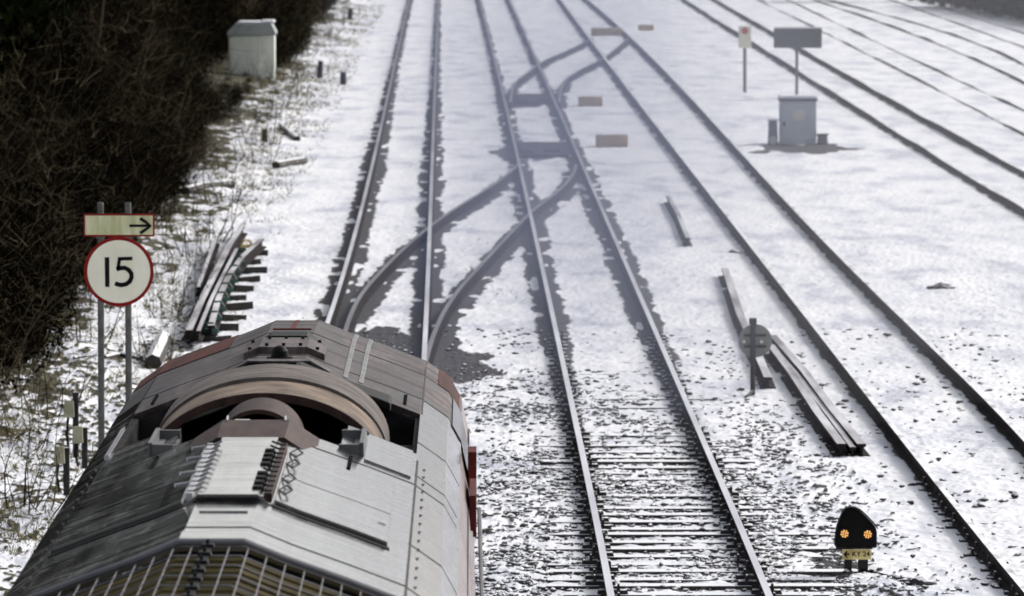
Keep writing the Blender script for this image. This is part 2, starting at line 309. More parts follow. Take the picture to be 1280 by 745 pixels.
# ------------------------------------------------------------------ terrain
def edge(d): return -4.25 - (d - 60) * .0085
def base(x, d):
    x = np.asarray(x, float); d = np.asarray(d, float)
    z = -0.175 + 0 * x
    t = np.clip(edge(d) - x, 0, 60)
    z = z + np.where(t < 7, t * t * .035 / (1 + .12 * t), 0.93 + (t - 7) * .13) * 1.0
    xb = np.interp(d, RP['B1'][:, 1], (RP['B1'][:, 0] + RP['B2'][:, 0]) / 2)
    z = z - (.025 * sm(104, 76, d) * (1 - .55 * sm(.85, 1.0, abs(x - xb)) * sm(63, 70, d)) + .03 * (noise(x * .8, d * .35, 44) - .62)) * sm(1.9, 1.35, abs(x - xb)) * sm(108, 96, d)
    return z
def hit(px, py):
    lo, hi = 20., 900.; r = ray(px, py)
    for _ in range(50):
        d = (lo + hi) / 2; t = d / r[1]; z = CH + r[2] * t
        if z > base(r[0] * t, d): lo = d
        else: hi = d
    t = lo / r[1]; return (r[0] * t, lo, float(base(r[0] * t, lo)))
def gz(x, d): return float(base(x, d))
ys = np.concatenate([np.arange(2200, 800, -40.), np.arange(800, 745, -4.), np.arange(745, 300, -.62), np.arange(300, 0, -.5), np.arange(0, -120, -2.), np.arange(-120, -181, -3.), [-181.5, -183, -184]])
dd = np.array([y_to_d(y) for y in ys])
uu = np.concatenate([-np.geomspace(60000, 700, 60), np.arange(-690, 700, 1.25), np.geomspace(701, 60000, 60)])
D, U = np.meshgrid(dd, uu, indexing='ij'); X = U / F * D
Z = base(X, D)
sp = np.abs(np.gradient(X, axis=1)); fade = 1 - sm(.08, .3, sp)
bare = np.zeros_like(X); railn = np.full_like(X, 9.)
wn = noise(X * 1.3, D * .45, 3)
for k, q in RP.items():
    xr = np.interp(D, q[:, 1], q[:, 0], left=999, right=999); s_ = np.interp(D, q[:, 1], np.gradient(q[:, 0], q[:, 1]))
    dist = np.abs(X - xr) / np.sqrt(1 + s_ ** 2); railn = np.minimum(railn, dist)
    if k[0] in 'ABXY': wid = .10 + .12 * sm(82, 105, D) + .10 * wn * sm(75, 95, D) - .13 * sm(135, 230, D)
    elif k[0] == 'C': wid = .045 + .05 * wn + .10 * sm(110, 200, D)
    else: wid = .08 + .08 * wn + (.08 if k[0] == 'D' else .0) * sm(150, 280, D) - (.07 if k[0] in 'EFG' else 0)
    # uneven edge: bites of snow
    wid = wid + .06 * (noise(X * 3, D * 1.1, 9) - .5) + .09 * (noise(X * 8, D * 3.1, 19) - .5)
    bare = np.maximum(bare, sm(.09, -.07, dist - wid + .30 * sm(.70, .86, noise(X * 5, D * .9, 23)) * sm(.05, .12, dist)))
# open stone patches
big = fbm(X * .5, D * .16, 21, 3)
st1 = noise(X * 13, D * 6.5, 31); st2 = noise(X * 22 + 3, D * 11, 32)
xb = np.interp(D, RP['B1'][:, 1], (RP['B1'][:, 0] + RP['B2'][:, 0]) / 2)
off = np.abs(X - xb)
stony = .10 * sm(2.6, 1.6, off) + .03 * sm(-.1, -.6, X - xb) * sm(4.5, 3, off) - .20 * sm(76, 125, D) - .10 * sm(2.2, 5, X - xb)
bank = sm(-.4, .6, edge(D) - X)
thr = .925 - stony * .8 - (big - .5) * .6 - bank * (.27 - .05 * sm(95, 70, D))
spots = sm(-.02, .03, (st1 * .6 + st2 * .4) - thr) * fade
bare = np.maximum(bare, spots)
# dark ground by engine, plates and signal; cabinet's shadow painted in; thicket floor
def patch(px, py, rx, ry, s, z=-.17):
    a = on_z(px, py, z); e = np.hypot((X - a[0]) / rx, (D - a[1]) / ry) + (fbm(X * 1.5, D * .5, s, 4) - .5) * 1.9
    return sm(1.05, .8, e)
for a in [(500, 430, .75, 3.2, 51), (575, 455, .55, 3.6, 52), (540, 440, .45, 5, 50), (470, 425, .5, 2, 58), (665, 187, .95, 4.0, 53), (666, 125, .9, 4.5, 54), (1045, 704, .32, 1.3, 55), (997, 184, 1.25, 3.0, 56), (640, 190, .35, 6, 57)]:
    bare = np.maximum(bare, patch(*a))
tv = edge(D) - X
veg = sm(1.5, 2.5, tv + (fbm(X * .8, D * .12, 61, 3) - .5) * 1.6 + (noise(X * 7, D * 2.4, 64) - .5) * 1.6 + (noise(X * 2.5, D * .9, 65) - .5) * 1.2) * sm(66, 80, D + (noise(X, D * .3, 5) - .5) * 8 + 3 * np.clip(tv - 2, 0, 3))
bare = np.maximum(bare, veg)
litter = np.clip(bank * 1.0, 0, 1)
rough = .020 * (noise(X * 9, D * 7, 71) - .5) + .02 * (noise(X * 19, D * 15, 72) - .5)
near = sm(.0, .16, railn - .12)
Z = Z + .045 * (fbm(X * 2.4, D * 2.0, 74, 2) - .5) * fade * near * sm(.0, .5, railn) * (1 - .6 * sm(90, 170, D))
Z = Z + rough * fade * near * (1 - .5 * sm(90, 170, D)) + .028 * spots * near + .05 * (fbm(X * .7, D * .5, 80, 3) - .5) * sm(1.5, 3., off) * np.where(X > -1, 1, .3) * sm(.1, .8, railn)
Z = Z + bank * (.16 * (fbm(X * 1.7, D * 1.0, 81, 3) - .5) * fade)
V = np.stack([X, D, Z], -1).reshape(-1, 3)
nr, nc = X.shape; idx = np.arange(nr * nc).reshape(nr, nc)
Fq = np.stack([idx[:-1, :-1], idx[:-1, 1:], idx[1:, 1:], idx[1:, :-1]], -1).reshape(-1, 4)
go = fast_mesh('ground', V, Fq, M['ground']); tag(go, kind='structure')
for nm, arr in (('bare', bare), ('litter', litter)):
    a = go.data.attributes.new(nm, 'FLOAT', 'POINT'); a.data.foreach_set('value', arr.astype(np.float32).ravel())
# ------------------------------------------------------------------ rails and sleepers
PROF = [(-.036, 0), (.036, 0), (.036, -.035), (.012, -.05), (.010, -.135), (.07, -.148), (.07, -.158), (-.07, -.158), (-.07, -.148), (-.010, -.135), (-.012, -.05), (-.036, -.035)]
def rail_mesh(name, path, top, parent=None, prof=PROF, loc=None):
    path = np.array(path, float)
    if loc is not None: path = path - np.array(loc)
    b = MB(); b.sweep(path, prof); n = len(prof)
    for i in range((len(path) - 1)): b.mi[i * n] = 1
    return b.build(name, [M['rail_side'], top], parent)
def track(k1, k2, label, top, sleepers=None):
    q1, q2 = RP[k1], RP[k2]; o = ((q1[0] + q2[0]) / 2)
    t = thing('railway_track', tuple(o), label, 'railway track', 'railway tracks across the snow')
    for qi, q in enumerate((q1, q2)):
        q = q.copy(); lo_, am_ = {'E': (-.085, .09), 'F': (-.075, .08), 'G': (-.11, .05), 'D': (-.01, .05)}.get(k1[0], (0, 0))
        q[:, 2] += lo_ - am_ * noise(q[:, 1] * .16 + qi * 9, q[:, 1] * 0 + ord(k1[0]), 5)
        rail_mesh('rail', q, top, t, loc=o)
    if sleepers:
        d0, d1, hgt, hw = sleepers; d = d0; i = 0
        sb = MB(); sb.box(-1.3, 1.3, -.13, .13, -.13, 0); sb_me = None
        cb = MB(); cb.box(-.16, .16, -.09, .09, -.02, .040, .02); cb.box(-.075, -.04, -.07, .07, 0.03, .10, .008); cb.box(.04, .075, -.07, .07, 0.03, .10, .008)
        tb = MB(); tb.box(-1.3, 1.95, -.13, .13, -.13, 0)
        while d < d1 and i < 98:
            xa = np.interp(d, q1[:, 1], q1[:, 0]); xb_ = np.interp(d, q2[:, 1], q2[:, 0]); k = (np.interp(d + 1, q1[:, 1], q1[:, 0]) - xa)
            long = k1 == 'B1' and d < 69.5
            if sb_me is None or (long and 'tm' not in locals()):
                s = (tb if long else sb).build('sleeper', M['sleeper'], t, bevel=0)
                if long: tm = s.data
                else: sb_me = s.data
                if sb_me is None: sb_me = sb.build('sleeper', M['sleeper'], None).data
            else:
                s = link('sleeper', tm if long else sb_me, t)
            jit = random.uniform(-.04, .04)
            s.location = ((xa + xb_) / 2 - o[0] + random.uniform(-.06, .06), d + jit - o[1], hgt - .022 * float(sm(74, 97, d)) + random.uniform(-.012, .008)); s.rotation_euler = (0, 0, -math.atan(k) + random.uniform(-.012, .012))
            for xx in (-(xb_ - xa) / 2, (xb_ - xa) / 2):
                if i == 0 and xx < 0: c = cb.build('chair', M['iron'], s); cme = c.data
                else: c = link('chair', cme, s)
                c.location = (xx, 0, 0)
            d += .69; i += 1
    return t
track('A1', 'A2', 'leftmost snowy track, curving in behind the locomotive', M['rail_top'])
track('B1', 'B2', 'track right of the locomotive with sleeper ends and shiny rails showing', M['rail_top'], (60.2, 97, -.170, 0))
track('C1', 'C2', 'track with dull brown rails passing right of the low signal with two lit lamps', M['rail_dull'], (60.2, 74, -.190, 0))
track('D1', 'D2', 'track passing just behind the blue-grey trackside cabinet', M['rail_dull'])
track('E1', 'E2', 'second track beyond the blue-grey cabinet, nearly buried in snow', M['rail_dull'])
track('F1', 'F2', 'third track beyond the blue-grey cabinet at the upper right', M['rail_dull'])
track('G1', 'G2', 'farthest faint track in the upper right corner', M['rail_dull'])
for o in list(C.objects):
    if o.name.startswith('sleeper') and o.parent is None: bpy.data.objects.remove(o)
for a, b, lab in (('X1', 'X2', 'far crossover rails curving between the two tracks by the tan covers'), ('Y1', 'Y2', 'near crossover rails sweeping left towards the locomotive track')):
    o = (RP[a][0] + RP[b][0]) / 2; t = thing('crossover', tuple(o), lab, 'crossover track')
    for k in (a, b):
        q = RP[k] + np.array([0, 0, -.004]); rail_mesh('rail', q, M['rail_dark'], t, loc=o)
# ballast stones, uncountable: stones poke through the snow
n = 34000
dS = y_to_d(760) + (98 - 60) * rng.random(n) ** 1.6; pxs = rng.uniform(380, 1290, n); xS = (pxs - 640) / F * dS
xbS = np.interp(dS, RP['B1'][:, 1], (RP['B1'][:, 0] + RP['B2'][:, 0]) / 2); o_ = xS - xbS
keep = rng.random(n) < (.10 + .75 * sm(2.7, 1.2, np.abs(o_)) * sm(95, 75, dS) * .8 + .10 * sm(0, -1, o_)) * (.35 + 1.3 * sm(.46, .6, fbm(xS * .9, dS * .35, 90, 3))) * .72
rmin = np.full(n, 9.)
for k, q in RP.items():
    rmin = np.minimum(rmin, np.abs(xS - np.interp(dS, q[:, 1], q[:, 0], left=999, right=999)))
keep &= rmin > .09
xS, dS = xS[keep], dS[keep]; n = len(xS); size = .018 + .03 * rng.random(n) ** 2
zS = base(xS, dS) + size * rng.uniform(.0, .5, n)
octv = np.array([(1, 0, 0), (0, 1, 0), (-1, 0, 0), (0, -1, 0), (0, 0, 1), (0, 0, -1)], float); octf = np.array([(0, 1, 4), (1, 2, 4), (2, 3, 4), (3, 0, 4), (1, 0, 5), (2, 1, 5), (3, 2, 5), (0, 3, 5)])
jit = octv[None] * rng.uniform(.6, 1.3, (n, 6, 3)) * size[:, None, None] + rng.normal(0, .22, (n, 6, 3)) * size[:, None, None]
an = rng.uniform(0, 6.28, n); ca, sa = np.cos(an)[:, None], np.sin(an)[:, None]
jx = jit[..., 0] * ca - jit[..., 1] * sa; jy = jit[..., 0] * sa + jit[..., 1] * ca
VS = np.stack([jx * 1.3 + xS[:, None], jy + dS[:, None], jit[..., 2] * .75 + zS[:, None]], -1).reshape(-1, 3)
FS = (octf[None] + (np.arange(n) * 6)[:, None, None]).reshape(-1, 3)
tag(fast_mesh('ballast_stones', VS, FS, M['stone'], smooth=False), 'dark ballast stones poking through the snow', 'stones', kind='stuff')
# ------------------------------------------------------------------ locomotive
LY = 36.0; XC = -1.227 - .0063 * LY
loco = thing('locomotive', (XC, LY, 0), 'diesel locomotive seen from above, grimy silver grey roof and maroon side, exhaust bay open', 'locomotive', rz=.0063)
RPF = [(0, 3.95), (.155, 3.95), (.36, 3.865), (.64, 3.765), (.9, 3.665), (1.07, 3.545), (1.155, 3.39), (1.205, 3.15), (1.235, 2.8), (1.26, 1.3), (1.18, 1.0)]
def rz_(o): return float(np.interp(abs(o), [p[0] for p in RPF[:9]], [p[1] for p in RPF[:9]]))
def drop(d): return -.0 if d < 43.2 else -(.02 * ((d - 43.2)) ** 2)
def slab(name, o0, o1, d0, d1, h, m_, parent=loco, h0=-.01, bevel=0, n=None):
    os_ = sorted(set([o0, o1] + [s * p[0] for p in RPF[:9] for s in (-1, 1) if o0 < s * p[0] < o1]))
    dn = np.linspace(d0, d1, 2 if d1 < 43 else 5)
    b = MB(); vs = []
    for lvl in (h, h0):
        for d in dn:
            for o in os_: vs.append((o, d - LY, rz_(o) + lvl + drop(d)))
    k = len(os_); r = len(dn); fs = []
    for i in range(r - 1):
        for j in range(k - 1):
            a = i * k + j; fs.append((a, a + 1, a + k + 1, a + k)); a += r * k; fs.append((a, a + k, a + k + 1, a + 1))
    for j in range(k - 1):
        fs.append((j, j + r * k, j + 1 + r * k, j + 1)); a = (r - 1) * k + j; fs.append((a, a + 1, a + 1 + r * k, a + r * k))
    for i in range(r - 1):
        a = i * k; fs.append((a, a + k, a + k + r * k, a + r * k)); a = i * k + k - 1; fs.append((a, a + r * k, a + k + r * k, a + k))
    b.add(vs, fs); return b.build(name, m_, parent, bevel=bevel)
B0, B1_ = 37.25, 39.9
def shell(name, d0, d1, o0, o1, mt):       # the roof skin between two distances
    return slab(name, o0, o1, d0, d1, 0, mt, h0=-.03)
shell('roof', 30.9, 36.05, -.9, .9, M['roof']); shell('roof', 36.05, B0, -.9, -.48, M['roof']); shell('roof', 36.05, B0, .48, .9, M['roof']); shell('roof', 24.7, 29.72, -1.155, -.9, M['roof']); shell('roof', 24.7, 29.72, .9, 1.155, M['roof'])
shell('roof', 29.72, 30.9, -.9, .9, M['roof'])
shell('roof_shoulder', 29.72, 41, -1.155, -.9, M['roof']); shell('roof_shoulder', 29.72, 41, .9, 1.155, M['roof'])
shell('cab_roof', B1_, 41, -.9, .9, M['cabroof']); shell('cab_roof', 41, 44.75, -1.155, 1.155, M['cabroof'])
# sides
b = MB()
for s in (-1, 1):
    pf = [(s * o, z) for o, z in RPF[6:]]
    for i in range(len(pf) - 1):
        vs = [(pf[i][0], 24.7 - LY, pf[i][1]), (pf[i + 1][0], 24.7 - LY, pf[i + 1][1]), (pf[i + 1][0], 44.75 - LY, pf[i + 1][1]), (pf[i][0], 44.75 - LY, pf[i][1])]
        vs = [(x, y, z + (drop(44.75) if y > 5 and i == 0 and z > 3 else 0)) for x, y, z in vs]
        b.add(vs, [(0, 1, 2, 3)])
b.build('body_side', M['flank'], loco)
# raked cab end
b = MB(); rows = []
for d, dz, sc_ in ((44.75, drop(44.75), 1), (45.0, -.10, .985), (45.2, -.28, .97), (45.6, -.9, .95), (46.0, -1.8, .93)):
    rows.append([(s * o * sc_, d - LY, (z + dz) if dz > -.5 else min(z, 3.95 + dz)) for o, z in [(1.235, 2.8), (1.205, 3.15), (1.155, 3.39), (1.07, 3.545), (.9, 3.665), (.64, 3.765), (.36, 3.865), (.155, 3.95)] for s in (-1,)] +
                [(o * sc_, d - LY, (z + dz) if dz > -.5 else min(z, 3.95 + dz)) for o, z in [(.155, 3.95), (.36, 3.865), (.64, 3.765), (.9, 3.665), (1.07, 3.545), (1.155, 3.39), (1.205, 3.15), (1.235, 2.8)]])
rows.append([(x * 1.0, 46.0 - LY, 1.1) for x, y, z in rows[-1]])
k = len(rows[0]); b.add([p for r in rows for p in r], [(i * k + j, i * k + j + 1, (i + 1) * k + j + 1, (i + 1) * k + j) for i in range(len(rows) - 1) for j in range(k - 1)])
b.build('cab_end', M['cabroof'], loco)
# underframe and bogies under the body
b = MB(); b.box(-1.2, 1.2, 24.8 - LY, 45.9 - LY, .75, 1.15); b.build('underframe', M['black'], loco)
for dc in (28.5, 42.0):
    b = MB(); b.box(-1.1, -1.0, dc - 2 - LY, dc + 2 - LY, .45, .85); b.box(1.0, 1.1, dc - 2 - LY, dc + 2 - LY, .45, .85); b.box(-1, 1, dc - .3 - LY, dc + .3 - LY, .5, .75)
    bo = b.build('bogie', M['black'], loco)
    for da in (-1.7, 0, 1.7):
        b = MB(); y = dc + da - LY
        for s in (-.75, .75):
            pr = []
            b.tube([(s - .06, y, .5), (s + .06, y, .5)], .5, 24)
        b.tube([(-.7, y, .5), (.7, y, .5)], .08, 10); b.build('wheelset', M['rail_side'], bo)
# exhaust bay
b = MB(); b.box(-.9, .9, B0 - LY, B1_ - LY, 3.0, 3.02); b.box(-.48, .48, 36.05 - LY, B0 - LY, 3.3, 3.32); b.box(-.5, -.48, 36.05 - LY, B0 - LY, 3.3, 3.80); b.box(.48, .5, 36.05 - LY, B0 - LY, 3.3, 3.80)
b.box(-.9, -.87, B0 - LY, B1_ - LY, 3.0, 3.64); b.box(.87, .9, B0 - LY, B1_ - LY, 3.0, 3.64)
for y0, y1 in ((B1_ - LY - .03, B1_ - LY),): b.prism([(-.87, 3.02), (.87, 3.02), (.87, 3.63), (.155, 3.9), (-.155, 3.9), (-.87, 3.63)], y0, y1)
b.build('exhaust_bay', M['void'], loco)
def arch(name, hw, dep, ztop, d0, d1, th, mt, flare=0, parent=loco, n=36, power=2., x0=0, smooth=True):
    b = MB(); vs = []
    ts = [math.pi * i / n for i in range(n + 1)]
    for d, f in ((d0, 0), (d1, flare)):
        for r in (0, th):
            for t in ts:
                c, s = math.cos(t), math.sin(t)
                vs.append((x0 - (hw - r + f) * math.copysign(abs(c) ** (2 / power), c), d - LY, ztop - dep + (dep - r + f * .3) * abs(s) ** (2 / power)))
    k = n + 1; fs = []
    for i in range(n):
        fs += [(i, i + 1, 2 * k + i + 1, 2 * k + i), (k + i, 3 * k + i, 3 * k + i + 1, k + i + 1), (i, k + i, k + i + 1, i + 1), (2 * k + i, 2 * k + i + 1, 3 * k + i + 1, 3 * k + i)]
    fs += [(0, 2 * k, 3 * k, k), (n, k + n, 3 * k + n, 2 * k + n)]
    b.add(vs, fs); return b.build(name, mt, parent, smooth=False)
cowl = arch('silencer_cowl', .70, .46, 4.005, 37.45, 38.35, .03, M['tan'], .01)
arch('cowl_band', .715, .47, 4.03, 38.35, 39.35, .03, mat('greyer_bleached_steel', (.19, .165, .15), (.05, .042, .04), 3, .8, metal=.0, spec=.15, stretch=(1, 5, 1)), 0, cowl)
arch('cowl_rim', .706, .463, 4.011, 37.42, 37.45, .05, M['exhaust'], 0, cowl)
slab('cowl_seal', .12, .72, 39.36, 39.88, .05, M['black'], bevel=.012)
slab('cowl_lining', -.6, .6, 38.9, 39.3, -.1, M['void'], h0=-.5)
pipe = arch('exhaust_pipe', .25, .24, 4.012, 36.3, 37.1, .025, M['exhaust'], 0.0)
b = MB(); b.prism([(-.225, 3.74), (.225, 3.74), (.205, 3.86), (.12, 3.945), (-.12, 3.945), (-.205, 3.86)], 36.30 - LY, 36.34 - LY); b.build('pipe_cover', M['exhaust'], pipe)
for s in (-1, 1):
    b = MB(); b.tube([(s * .23, 36.4 - LY, 3.84), (s * .30, 36.4 - LY, 3.84)], .02, 8); b.build('bolt', M['brass'], pipe)
b = MB(); b.box(-.13, -.04, 36.12 - LY, 36.2 - LY, 3.95, 3.965, .002); b.build('name_tag', M['label'], pipe)
b = MB()                                                 # faceted brown exhaust saddle
sec = [(-.47, 3.72), (-.46, 3.80), (-.19, 3.975), (.19, 3.975), (.46, 3.80), (.47, 3.72)]
b.prism(sec, 35.6 - LY, 36.05 - LY); vs = [(x, 35.6 - LY, z) for x, z in sec] + [(x * .98, 35.08 - LY, z - .012) for x, z in sec]
b.add(vs, [(i, i + 1, i + 7, i + 6) for i in range(5)] + [tuple(range(6, 12))]); b.build('exhaust_saddle', M['exhaust'], loco)
b = MB()
for s in (-1, 1): b = MB(); b.tube([(s * .165, 36.07 - LY, 3.955), (s * .165, 36.05 - LY, 3.995), (s * .165, 35.95 - LY, 3.98)], .006, 6); b.build('lifting_ring', M['silver'], loco)
for s in (-1, 1):                                        # brackets either side of the saddle
    b = MB(); x0, x1 = sorted((s * .47, s * .60)); z = rz_(.55)
    b.box(x0, x1, 35.9 - LY, 35.94 - LY, z - .02, z + .05); b.box(x0, x1, 36.8 - LY, 36.84 - LY, z - .02, z + .05)
    xo = s * .60; b.box(xo - .012, xo + .012, 35.9 - LY, 36.84 - LY, z - .03, z + .06); b.box(x0, x1, 35.94 - LY, 36.8 - LY, z - .02, z - .0); b.build('bracket', M['dullsilver'], loco)
slab('bay_rail', -.93, -.905, 37.1, 38.9, .02, M['silver'])
b = MB()
for yy in (37.7, 38.3, 38.9): b.tube([(-.86, yy - LY, 3.50), (-.68, yy - LY, 3.50)], .09, 12)
for yy in (37.8, 38.6): b.tube([(.72, yy - LY, 3.50), (.86, yy - LY, 3.50)], .09, 12)
b.build('pipework', M['exhaust'], loco)
# plates around the bay
slab('side_plate', -.86, -.62, 36.2, B0 - .01, .012, M['roof']); slab('side_plate', .62, .88, 35.7, B0 - .01, .012, M['roof'])
slab('side_plate', .5, .61, 36.9, B0 - .01, .02, M['dullsilver'])
# hinged hood doors
for s in (-1, 1):
    lo = .8 if s > 0 else .9
    for d0, d1 in ((31.85, 33.15), (33.19, 34.6)):
        a, c = sorted((s * .235, s * lo)); p = slab('hood_door', a, c, d0, d1, .030, M['roof'], bevel=.004)
    a, c = sorted((s * .22, s * (lo + .01))); slab('door_gap', a, c, 31.76, 31.85, .006, M['black'])
    a, c = sorted((s * .235, s * lo)); slab('door_gap', a, c, 33.15, 33.19, .010, M['black'])
    b = MB()
    z = rz_(.2)
    b.box(s * .2 - .018, s * .2 + .018, 31.9 - LY, 34.6 - LY, z + .0, z + .045)
    hg = b.build('hinge_bar', M['exhaust'] if s > 0 else M['silver'], loco, bevel=.004)
    for i, dd_ in enumerate(np.linspace(32.0, 34.5, 11)):
        b = MB(); b.tube([(s * .2, dd_ - LY, z + .04), (s * .135, dd_ - LY, z + .065)], .006, 6); b.box(s * .2 - .016, s * .2 + .016, dd_ - .03 - LY, dd_ + .03 - LY, z + .04, z + .052)
        if i % 5 not in (0,): b.box(*sorted((s * .10, s * .165)), dd_ - .05 - LY, dd_ + .05 - LY, rz_(.13), rz_(.13) + .028 if s > 0 else rz_(.13) + .012, .008)
        b.build('hinge_pin', M['black'] if s > 0 else M['bolt'], hg)
    for dd_ in (32.3, 32.9, 33.7, 34.3):                # latches: diamonds on the right, pegs on the left
        b = MB()
        if s > 0:
            c0 = .275
            for ax, ay, bx_, by in ((-.035, 0, 0, .24), (0, .24, .035, 0), (.035, 0, 0, -.24), (0, -.24, -.035, 0)):
                b.tube([(c0 + ax, dd_ + ay - LY, rz_(c0) + .05), (c0 + bx_, dd_ + by - LY, rz_(c0) + .05)], .005, 5)
        else:
            b.tube([(-.215, dd_ - LY, z + .055), (-.29, dd_ - .02 - LY, z + .045)], .011, 6)
        b.build('latch', M['black'] if s > 0 else M['bolt'], hg)
# slot scoop on the ridge, steps and lips
b = MB(); b.prism([(-.22, 3.925), (-.15, 3.985), (.15, 3.985), (.22, 3.925)], 31.75 - LY, 31.82 - LY); b.build('scoop_lip', M['roof'], loco)
b = MB(); b.prism([(-.2, 3.915), (-.15, 3.972), (.15, 3.972), (.2, 3.915)], 31.72 - LY, 31.748 - LY); b.build('scoop_lip_shadow', M['void'], loco)  # dark strip painted in as the shadow of the raised lip
slab('ridge_seam', -.12, .12, 31.2, 31.26, .008, M['roof'], bevel=.002)
slab('ridge_plate', -.16, .155, 32.0, 35.07, .016, M['roof'], bevel=.004)
slab('grille_surround', -.9, .9, 29.72, 30.15, .022, M['roof'], bevel=.004)
# radiator grille
b = MB(); b.prism([(-1.14, 2.2), (1.14, 2.2), (1.10, 3.42), (.9, 3.625), (.155, 3.91), (-.155, 3.91), (-.9, 3.625), (-1.10, 3.42)], 29.735 - LY, 29.76 - LY); b.build('bulkhead', M['void'], loco)
slab('radiator_core', -.9, .9, 24.8, 29.70, -.10, M['void'], h0=-.3)
b = MB()
for dd_ in np.arange(25.0, 29.6, .24):
    os_ = [-.88, -.64, -.36, -.155, .155, .36, .64, .88]; b.tube([(o, dd_ - LY, rz_(o) - .06) for o in os_], .022, 6)
b.build('radiator_slats', M['brass'], loco)
b = MB()
for o in np.arange(-.88, .89, .088): b.tube([(o, 24.8 - LY, rz_(o) - .004), (o, 29.70 - LY, rz_(o) - .004)], .003, 5)
for dd_ in np.arange(24.9, 29.7, .40):
    b.tube([(o, dd_ - LY, rz_(o) - .004) for o in [-.88, -.64, -.36, -.155, .155, .36, .64, .88]], .0035, 4)
b.tube([(o, 29.69 - LY, rz_(o) + .02) for o in [-.9, -.64, -.36, -.155, .155, .36, .64, .9]], .016, 6)
b.build('radiator_grille', M['mesh'], loco)
b = MB(); b.box(-.028, .012, 24.9 - LY, 29.6 - LY, 3.95, 3.965)
for dd_ in np.arange(25.1, 29.6, .34):
    b.box(-.04, .025, dd_ - .05 - LY, dd_ + .05 - LY, 3.962, 3.98, .006); b.tube([(-.008, dd_ - LY, 3.975), (-.008, dd_ - LY, 4.0)], .009, 6)
b.build('grille_spine', M['black'], loco)
# seams across the roof and rivets
for o0, o1, d0 in ((.9, 1.14, 36.0), (-1.14, -.9, 36.0), (.22, 1.14, 36.0 - .55), (-1.15, 1.15, 41.0), (-1.15, 1.15, 42.9), (-.9, 1.14, 30.5), (.9, 1.15, 32.4), (.9, 1.15, 38.0)):
    slab('panel_seam', o0, o1, d0, d0 + .018, .003, M['black'])
slab('panel_seam', -.014, .014, 43.3, 44.6, .004, M['dimred']); slab('panel_seam', -.13, .13, 43.25, 43.3, .006, M['dimred'])
for s in (-1, 1):
    for o_r, dds in ((.80, np.linspace(40.15, 40.75, 6)), (.545, np.linspace(34.95, 35.6, 7))):
        for dd_ in dds:
            b = MB(); b.tube([(s * o_r, dd_ - LY, rz_(o_r)), (s * o_r, dd_ - LY, rz_(o_r) + .014)], .013, 6); b.build('rivet', M['black'], loco)
for s_ in (-1, 1):
    for a_, c_ in ((29.8, 36.9), (40.0, 44.6)): slab('lengthwise_seam', *sorted((s_ * .905, s_ * .915)), a_, c_, .003, M['black'])
    for dd_ in np.arange(30.3, 36.8, .42):
        b = MB(); b.tube([(s_ * .95, dd_ - LY, rz_(.95)), (s_ * .95, dd_ - LY, rz_(.95) + .008)], .009, 6); b.build('rivet', M['dullsilver'], loco)
slab('roof_clip', .74, .78, 32.5, 32.62, .03, M['black'])
# hatch, dome and vents on the cab roof
slab('roof_hatch', -.26, .27, 41.15, 41.95, .045, M['cabroof'], bevel=.006)
b = MB(); b.prism([(-.2, 3.93), (-.11, 4.0), (.13, 4.0), (.24, 3.91)], 42.02 - LY, 42.4 - LY); b.build('hatch_vent', M['black'], loco)
b = MB()
for i in range(5):
    for dd_ in (41.25, 41.85): b.tube([(-.22 + i * .11, dd_ - LY, rz_(.2)), (-.22 + i * .11, dd_ - LY, rz_(-.22 + i * .11) + .062)], .013, 6)
b.build('hatch_bolt', M['black'], loco)
b = MB(); b.tube([(-.01, 40.75 - LY, 3.93), (-.01, 40.75 - LY, 4.0), (-.01, 40.75 - LY, 4.025), (-.01, 40.75 - LY, 4.035)], [.06, .055, .035, .01], 14); b.tube([(-.01, 40.75 - LY, 3.93), (-.01, 40.75 - LY, 3.962)], .085, 14)
b.build('warning_dome', M['black'], loco, smooth=False)
b = MB(); b.prism([(-.33, 3.90), (-.2, 3.975), (.2, 3.975), (.33, 3.90)], 40.25 - LY, 40.42 - LY); b.build('roof_vent', M['cabroof'], loco)
b = MB(); b.prism([(-.31, 3.90), (-.19, 3.967), (.19, 3.967), (.31, 3.90)], 40.23 - LY, 40.248 - LY); b.build('vent_mouth', M['black'], loco)
slab('red_roof_edge', -1.15, -.42, 42.95, 44.74, .005, M['dirty_red']); slab('red_roof_edge', 1.0, 1.14, 42.95, 44.74, .005, M['dirty_red'])
# pale washed streaks are on real raised rain strips
for o in (.40, .50): slab('rain_strip', o, o + .03, B1_ + .6, 44.7, .006, M['dullsilver'], bevel=.003)
# cab side window, red handrails, horn
def sidebox(name, o0, o1, d0, d1, z0, z1, mt, bevel=.004):
    b = MB(); b.box(o0, o1, d0 - LY, d1 - LY, z0, z1); return b.build(name, mt, loco, bevel=bevel)
slab('cab_side_window', 1.10, 1.225, 40.9, 42.9, .018, M['glass'], bevel=.004)
slab('cab_side_window', -1.225, -1.10, 40.9, 42.9, .018, M['glass'], bevel=.004)
sidebox('cab_door_frame', 1.20, 1.255, 40.7, 41.1, 2.8, 3.35, M['dimred']); sidebox('cab_door_frame', 1.21, 1.25, 39.2, 40.3, 3.0, 3.22, M['dimred'])
b = MB(); b.tube([(1.27, 38.6 - LY, 3.2), (1.285, 37 - LY, 2.8), (1.285, 33 - LY, 2.4)], .013, 6); b.build('handrail', M['dullsilver'], loco)
